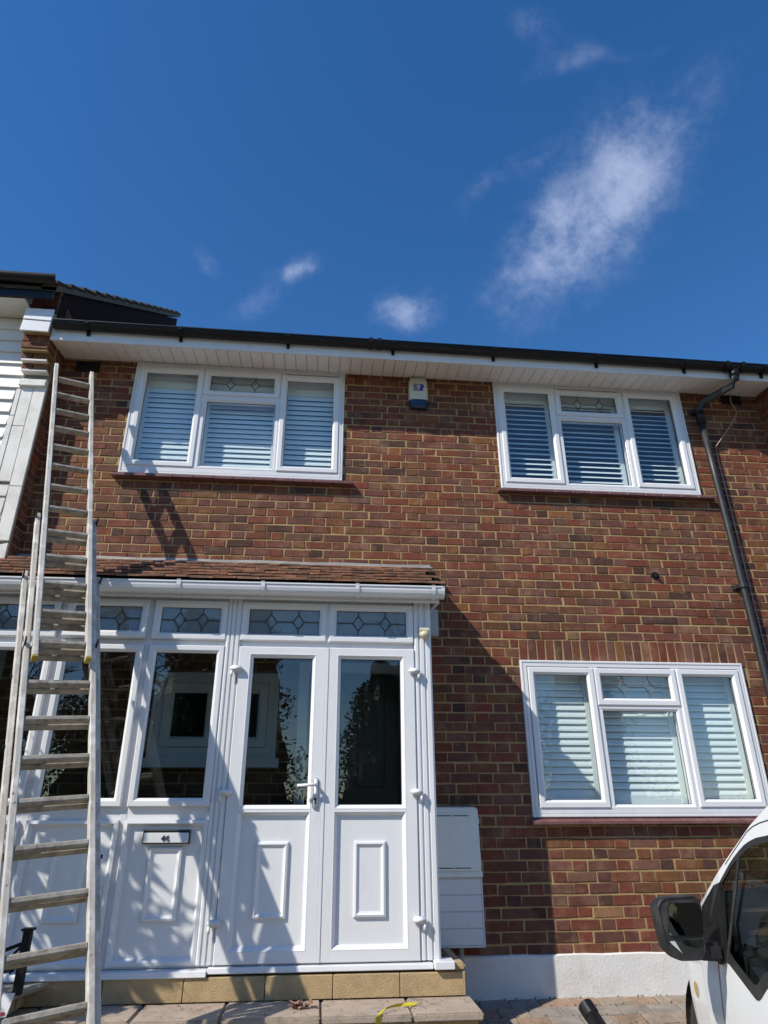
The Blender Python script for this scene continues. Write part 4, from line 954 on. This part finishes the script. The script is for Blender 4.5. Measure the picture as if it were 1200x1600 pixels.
# side glass, its black frame, quarter light bar and door mirror triangle
def wout(u): return lerp(WBOT,u), lerp(WTOP,u)
def sidewin(mirror):
    gl = MB(); us_ = [u for u in us if -1.05 <= u <= .10]
    for u0, u1 in zip(us_, us_[1:]):
        for i in range(5):
            qd = []
            for u, t in ((u0,i/5),(u1,i/5),(u1,(i+1)/5),(u0,(i+1)/5)):
                a, b = wout(u); w = a+(b-a)*t; v = vin(u,w)+.014; qd.append(vp(u, VW-v if mirror else v, w))
            gl.face(qd)
    obj('side_window', gl, VGLASS, vroot, smooth=True)
    tr = MB()
    def edge(tab, sgn, wd):
        pts = [u for u in us if -1.05 <= u <= .10]
        for u0, u1 in zip(pts, pts[1:]):
            qd = []
            for u, k in ((u0,-.010),(u1,-.010),(u1,wd),(u0,wd)):
                w = lerp(tab,u)+sgn*k; v = vin(u,w)-.004; qd.append(vp(u, VW-v if mirror else v, w))
            tr.face(qd)
            qd = []
            for u, (k, dv) in ((u0,(-.010,-.004)),(u1,(-.010,-.004)),(u1,(-.010,.018)),(u0,(-.010,.018))):
                w = lerp(tab,u)+sgn*k; v = vin(u,w)+dv; qd.append(vp(u, VW-v if mirror else v, w))
            tr.face(qd)
    edge(WBOT, 1, .034); edge(WTOP, -1, .013)
    obj('window_trim', tr, VANBLK, vroot)
    tri = MB(); pts = [(.124,.639),(.268,.546),(.290,.455),(.275,.425),(.16,.385),(.078,.368),(.025,.388),(.06,.655)]
    cu, cw = .16, .50
    tp = lambda u, w, o: vp(u, (VW-(vin(u,w)-o)) if mirror else vin(u,w)-o, w)
    for (ua, wa), (ub, wb_) in zip(pts, pts[1:]+pts[:1]):
        for i in range(6):
            ta, tb = i/6, (i+1)/6; f = lambda t, e: (cu+(e[0]-cu)*t, cw+(e[1]-cw)*t)
            tri.face([tp(*f(ta,(ua,wa)),.012), tp(*f(tb,(ua,wa)),.012), tp(*f(tb,(ub,wb_)),.012), tp(*f(ta,(ub,wb_)),.012)])
        tri.face([tp(ua,wa,.012), tp(ub,wb_,.012), tp(ub,wb_,-.004), tp(ua,wa,-.004)]); obj('mirror_sail', tri, VANBLK, vroot)
    bar_ = MB(); a, b = (.019,.388), (-.112,.775)
    p0 = vp(a[0], vin(*a)-.004 if not mirror else VW-vin(*a)+.004, a[1]); p1 = vp(b[0], vin(*b)-.004 if not mirror else VW-vin(*b)+.004, b[1]); bar_.tube([p0,p1], .006, 6); obj('quarter_bar', bar_, VANBLK, vroot)
sidewin(False); sidewin(True)
# door mirror: rounded housing with two glasses, facing back along the drive
def rounded(x0, x1, z0, z1, r, n=5):
    p = []
    for cx, cz, a0 in ((x1-r,z1-r,0),(x0+r,z1-r,90),(x0+r,z0+r,180),(x1-r,z0+r,270)):
        for i in range(n+1): t = math.radians(a0+90*i/n); p.append((cx+r*math.cos(t), cz+r*math.sin(t)))
    return p
MY = -2.50
def loft(rings):
    m = MB(); n = len(rings[0])
    for r_ in rings: m.v += [tuple(q) for q in r_]
    for k in range(len(rings)-1):
        for i in range(n): m.f.append((k*n+i, k*n+(i+1)%n, (k+1)*n+(i+1)%n, (k+1)*n+i))
    m.f.append(tuple(range(n))); m.f.append(tuple(range((len(rings)-1)*n, len(rings)*n))[::-1]); return m
def mout(k, dy, sx=1, x_in=0):
    out_ = []
    for x, z in rounded(1.355, 1.532, .395, .612, .035, 6):
        t = (.612-z)/.217
        x2 = 1.4435+(x-1.4435)*k; z2 = .5035+(z-.5035)*k
        if x < 1.44: x2 -= .018*(1-abs(2*t-1))
        if z < .46 and x < 1.45: x2 += (.46-z)*.5
        if x > 1.46: x2 += -.014*t
        if z > .55: z2 += (x-1.44)*.06
        out_.append((x2, MY+dy, z2))
    return out_
mh = loft([mout(.93,.004),mout(.98,-.002),mout(1.0,.008),mout(1.0,.05),mout(.93,.085),mout(.72,.112),mout(.4,.124)])
mir = obj('door_mirror', mh, VANBLK, vroot, smooth=False)
for p in mir.data.polygons: p.use_smooth = len(p.vertices) == 4
def mglass(name, pts, mat):
    m = MB(); n = len(pts); m.v = [(x,MY-.004-(z-.48)*.13+(x-1.45)*.05,z) for x,z in pts]+[(x,MY+.012,z) for x,z in pts]; m.f = [tuple(range(n)),tuple(range(n,2*n))[::-1]]+[(i,(i+1)%n,n+(i+1)%n,n+i) for i in range(n)]; return obj(name, m, mat, mir)
a_ = rounded(1.376, 1.516, .480, .592, .016); mglass('mirror_glass', [(x + (.012 if x < 1.45 else 0)*(z-.48)/.112, z) for x, z in a_], MIRROR)
b_ = [(1.384,.452),(1.375,.462),(1.513,.467),(1.516,.44),(1.500,.416),(1.470,.408),(1.43,.415)]; mglass('blind_spot_glass', b_, MIRROR)
arm = MB(); arm.hexa([(1.50,MY+.012,.392),(1.60,MY+.02,.385),(1.60,MY+.09,.385),(1.50,MY+.085,.395),(1.50,MY+.012,.452),(1.60,MY+.02,.450),(1.60,MY+.09,.450),(1.50,MY+.085,.455)]); obj('mirror_arm', arm, VANBLK, mir, .012, False, 2)
# wheels with arch liners
def wheel(u, v, right=False):
    t = MB(); prof_ = [(-.085,.19),(-.09,.25),(-.085,.295),(-.06,.314),(.06,.314),(.085,.295),(.09,.25),(.085,.19)]; n = 30
    c = vp(u, v, WC[1])
    def pt(a, r_, th): return c + VR*a + UF*(r_*math.cos(th)) + Vector((0,0,1))*(r_*math.sin(th))
    for i in range(n):
        t0, t1 = 2*math.pi*i/n, 2*math.pi*(i+1)/n
        for (a, r_), (b, s_) in zip(prof_, prof_[1:]): t.face([pt(a,r_,t0),pt(a,r_,t1),pt(b,s_,t1),pt(b,s_,t0)])
    w_ = obj('wheel', t, RUBBER, vroot, smooth=False)
    rm = MB(); o_ = -.06 if not right else .06
    for i in range(n):
        t0, t1 = 2*math.pi*i/n, 2*math.pi*(i+1)/n
        for (a, r_), (b, s_) in (((o_*1.4,.19),(o_,.17)),((o_,.17),(o_*.6,.08)),((o_*.6,.08),(o_*1.1,.0))): rm.face([pt(a,r_,t0),pt(a,r_,t1),pt(b,s_,t1),pt(b,s_,t0)])
    obj('rim', rm, ALLOY, w_, smooth=True)
for u, v, r_ in ((WC[0],.29,0),(WC[0],VW-.29,1),(-2.1,.14,0),(-2.1,VW-.14,1)): wheel(u, v, r_)
n = 20
for v0, v1 in ((.21,.55),(VW-.55,VW-.21)):
    ln = MB()
    for i in range(n):
        t0, t1 = math.pi*i/n, math.pi*(i+1)/n
        ln.face([vp(WC[0]+.37*math.cos(t0),v0,WC[1]+.37*math.sin(t0)),vp(WC[0]+.37*math.cos(t1),v0,WC[1]+.37*math.sin(t1)),vp(WC[0]+.37*math.cos(t1),v1,WC[1]+.37*math.sin(t1)),vp(WC[0]+.37*math.cos(t0),v1,WC[1]+.37*math.sin(t0))])
    obj('arch_liner', ln, VANBLK, vroot)
fl_ = MB(); fl_.face([vp(-3.15,.08,-.26),vp(.3,.08,-.26),vp(.3,VW-.08,-.26),vp(-3.15,VW-.08,-.26)]); fl_.face([vp(.24,.06,-.26),vp(.24,VW-.06,-.26),vp(.2,VW-.08,.45),vp(.2,.08,.45)]); obj('floor_pan', fl_, SEAT, vroot)
for v0 in (.22, .95):
    s_ = MB(); s_.hexa([vp(-.85,v0,.0),vp(-.35,v0,.0),vp(-.35,v0+.48,.0),vp(-.85,v0+.48,.0),vp(-.85,v0,.14),vp(-.35,v0,.16),vp(-.35,v0+.48,.16),vp(-.85,v0+.48,.14)]); s_.hexa([vp(-.95,v0,.12),vp(-.82,v0,.12),vp(-.82,v0+.48,.12),vp(-.95,v0+.48,.12),vp(-1.08,v0+.05,.72),vp(-.99,v0+.05,.72),vp(-.99,v0+.43,.72),vp(-1.08,v0+.43,.72)]); obj('seat', s_, SEAT, vroot, .03, False, 2)
dsh = MB(); dsh.hexa([vp(-.12,.10,.10),vp(.2,.10,.10),vp(.2,VW-.1,.10),vp(-.12,VW-.1,.10),vp(-.05,.10,.40),vp(.2,.10,.46),vp(.2,VW-.1,.46),vp(-.05,VW-.1,.40)]); obj('dashboard', dsh, SEAT, vroot, .03, False, 2)
pt_ = MB(); rings_ = []
for i in range(22): t = 2*math.pi*i/21; rings_.append(vp(-.22-.05*math.sin(t), VW-.46+.18*math.cos(t), .43+.17*math.sin(t)))
obj('steering_wheel', pt_.tube(rings_, .014, 6, False), SEAT, vroot)
def seam(pts, wd=.0035):
    m = MB()
    for (u0,w0),(u1,w1) in zip(pts, pts[1:]):
        d = Vector((u1-u0, w1-w0)).normalized(); nx, nz_ = -d.y*wd, d.x*wd
        m.face([vp(u, vin(u,w)-.0012, w) for u, w in ((u0-nx,w0-nz_),(u1-nx,w1-nz_),(u1+nx,w1+nz_),(u0+nx,w0+nz_))])
    obj('door_seam', m, GASKET, body)
seam([(.115,.40),(.135,.33),(.15,.2),(.15,.05),(.13,-.1),(.10,-.22)]); seam([(.031,.722),(-.04,.768),(-.111,.812),(-.17,.848),(-.218,.866),(-.28,.88),(-.343,.889),(-.6,.92)], .002)
ind = MB(); c = (.50,.205); ind.face([vp(c[0]+.022*math.cos(t), vin(*c)-.006, c[1]+.030*math.sin(t)) for t in [2*math.pi*i/14 for i in range(14)]]); obj('side_indicator', ind, AMBER, vroot)
bump_ = MB()
for m_ in (False, True):
    pass
obj('front_bumper', MB().hexa([vp(1.25,.40,-.30),vp(1.38,.62,-.30),vp(1.38,VW-.62,-.30),vp(1.25,VW-.40,-.30),vp(1.25,.40,-.02),vp(1.42,.62,-.02),vp(1.42,VW-.62,-.02),vp(1.25,VW-.40,-.02)]), VANBLK, vroot, .02, False, 2)

# ------------------------------------------------------------------ planting: shrub by the porch, plants inside, bare trees across the road, added evergreens and hedge
def leafmesh(name, centres, r, size, per, mat, parent, aspect=.42):
    m = MB()
    for c, rad in centres:
        for i in range(per):
            d = Vector((r.gauss(0,1), r.gauss(0,1), r.gauss(0,1))).normalized()*rad*r.uniform(.35,1)**.6; p = Vector(c)+d
            a = Vector((r.gauss(0,1),r.gauss(0,1),r.gauss(0,.6))).normalized(); b = a.cross(Vector((r.gauss(0,1),r.gauss(0,1),r.gauss(0,1)))).normalized(); s = size*r.uniform(.6,1.3)
            m.face([p-a*s, p+b*s*aspect, p+a*s, p-b*s*aspect])
    return obj(name, m, mat, parent)
rs = random.Random(21)
shb = thing('broadleaf_shrub', 'tall broad-leaved shrub standing in front of the left end of the porch', 'shrub', (-2.95,-1.75,-.5))
obj('trunk', MB().tube([(-2.95,-1.75,-.5),(-2.93,-1.72,.3),(-2.85,-1.68,1.1)], [.05,.04,.02], 8).tube([(-2.93,-1.72,.3),(-3.2,-1.6,1.3)], [.03,.012], 7).tube([(-2.92,-1.72,.5),(-2.6,-1.75,1.3)], [.025,.01], 7), BARK, shb)
leafmesh('crown', [((-2.85,-1.60,1.75),.42),((-3.1,-1.7,1.35),.40),((-2.68,-1.62,1.30),.30),((-2.55,-1.50,1.75),.28),((-3.0,-1.4,2.1),.34),((-2.52,-1.45,1.42),.18),((-3.25,-1.35,1.75),.34),((-2.95,-1.75,2.35),.36)], rs, .095, 78, LEAFG, shb, .34)
for loc, lab, sz in (((-1.45,-.38,.98),'leafy green pot plant inside the porch behind the ladder rungs',.11),((-1.98,-.36,1.02),'trailing green pot plant inside the porch at its far end',.13)):
    t_ = thing('pot_plant', lab, 'pot plant', (loc[0],loc[1],loc[2]-.32), 'plants inside the porch')
    obj('pot', MB().tube([(loc[0],loc[1],loc[2]-.9),(loc[0],loc[1],loc[2]-.12)], [.07,.09], 12), TILE, t_)
    leafmesh('foliage', [(loc,sz)], rs, .045, 60, LEAFG, t_)
def bare_tree(loc, h, seed, label):
    r = random.Random(seed); t_ = thing('bare_tree', label, 'tree', loc, 'trees across the road'); tk = MB(); br = MB()
    def grow(p, d, l, rad, lev):
        q = p+d*l; m = p+d*l*.5+Vector((r.gauss(0,.05),r.gauss(0,.05),0))*l; (tk if lev < 2 else br).tube([p,m,q], [rad,rad*.85,rad*.66], 6 if lev < 2 else 4, False)
        if lev >= 6: return
        for i in range(3):
            nd = (d + Vector((r.gauss(0,.55),r.gauss(0,.55),r.gauss(.12,.3)))).normalized(); grow(p+d*l*r.uniform(.6,1), nd, l*r.uniform(.6,.8), rad*.6, lev+1)
    grow(Vector(loc), Vector((0,0,1)), h*.30, h*.022, 0); obj('trunk', tk, BARK, t_); obj('crown', br, BARK, t_)
bare_tree((-5.5,-19,-.5), 11, 1, 'bare leafless tree with a thick trunk across the road')
bare_tree((3.6,-25,-.5), 14, 2, 'tall bare leafless tree behind the evergreens across the road')
bare_tree((-11,-20,-.5), 10, 5, 'smaller bare leafless tree further along the road')
def evergreen(loc, h, w, seed, label):  # dark evergreen added out of view to block bright sky in the glass reflections
    r = random.Random(seed); t_ = thing('added_evergreen', label, 'tree', loc, 'added evergreens across the road'); obj('trunk', MB().tube([loc,(loc[0],loc[1],loc[2]+h*.8)], [.16,.04], 8), BARK, t_)
    cs = []
    for i in range(26):
        z = h*(.12+.82*i/25); rr = w*(1-.75*(i/25)**1.3); a = r.uniform(0,6.28); k = rr*r.uniform(.2,.75); cs.append(((loc[0]+k*math.cos(a),loc[1]+k*math.sin(a),loc[2]+z), rr*.62))
    co = MB()
    for k in range(12):
        for j in range(14):
            q = []
            for kk, jj in ((k,j),(k+1,j),(k+1,j+1),(k,j+1)):
                f = kk/12; rr = w*.62*(1-.75*f**1.3)*(1+.18*math.sin(jj%14*2.3+kk*1.7)); a = 6.2832*jj/14; q.append((loc[0]+rr*math.cos(a), loc[1]+rr*math.sin(a), loc[2]+.02+h*.93*f))
            co.face(q)
    obj('opaque_core', co, LEAFD, t_)  # solid shell added inside the crown so reflected sky does not show through
    leafmesh('crown', cs, r, .065, 560, LEAFD, t_, .6)
for x, y, h, w, sd, lab in ((-2.2,-17.5,8.2,2.3,3,'broad dark evergreen tree added across the road'),(1.9,-17.2,5.9,2.2,4,'lowest bushy evergreen added across the road'),(5.2,-17.6,7.4,2.3,6,'short dense evergreen tree added opposite the van'),(-6.2,-17.2,6.8,2.3,8,'low rounded evergreen added across the road from the ladder'),
                            (-4.2,-18.4,7.9,2.2,12,'slim evergreen tree added between two broader ones across the road'),(9.2,-18,8.5,2.6,9,'evergreen tree added at the far right end of the row across the road'),(-10.4,-18,7.6,2.6,10,'evergreen tree added at the far left end of the row across the road')):
    evergreen((x,y,-.5), h, w, sd, lab)

hd = thing('added_hedge', 'long clipped dark hedge added out of view along the far side of the road', 'hedge', (0,-16.4,-.5))  # unseen hedge added to cover the bright horizon reflected in the porch panes
obj('core', MB().box(-14,14,-16.75,-16.05,-.5,1.25), LEAFD, hd)
hm = MB(); rh = random.Random(31)
for i in range(9000):
    p = Vector((rh.uniform(-14,14), -16.0+rh.gauss(0,.05), rh.uniform(-.5,1.3))) if i % 3 else Vector((rh.uniform(-14,14), rh.uniform(-16.8,-16.0), 1.27+rh.gauss(0,.05)))
    a = Vector((rh.gauss(0,1),rh.gauss(0,1),rh.gauss(0,1))).normalized(); b = a.cross(Vector((rh.gauss(0,1),rh.gauss(0,1),rh.gauss(0,1)))).normalized(); hm.face([p-a*.07,p+b*.035,p+a*.07,p-b*.035])
obj('foliage', hm, LEAFD, hd)
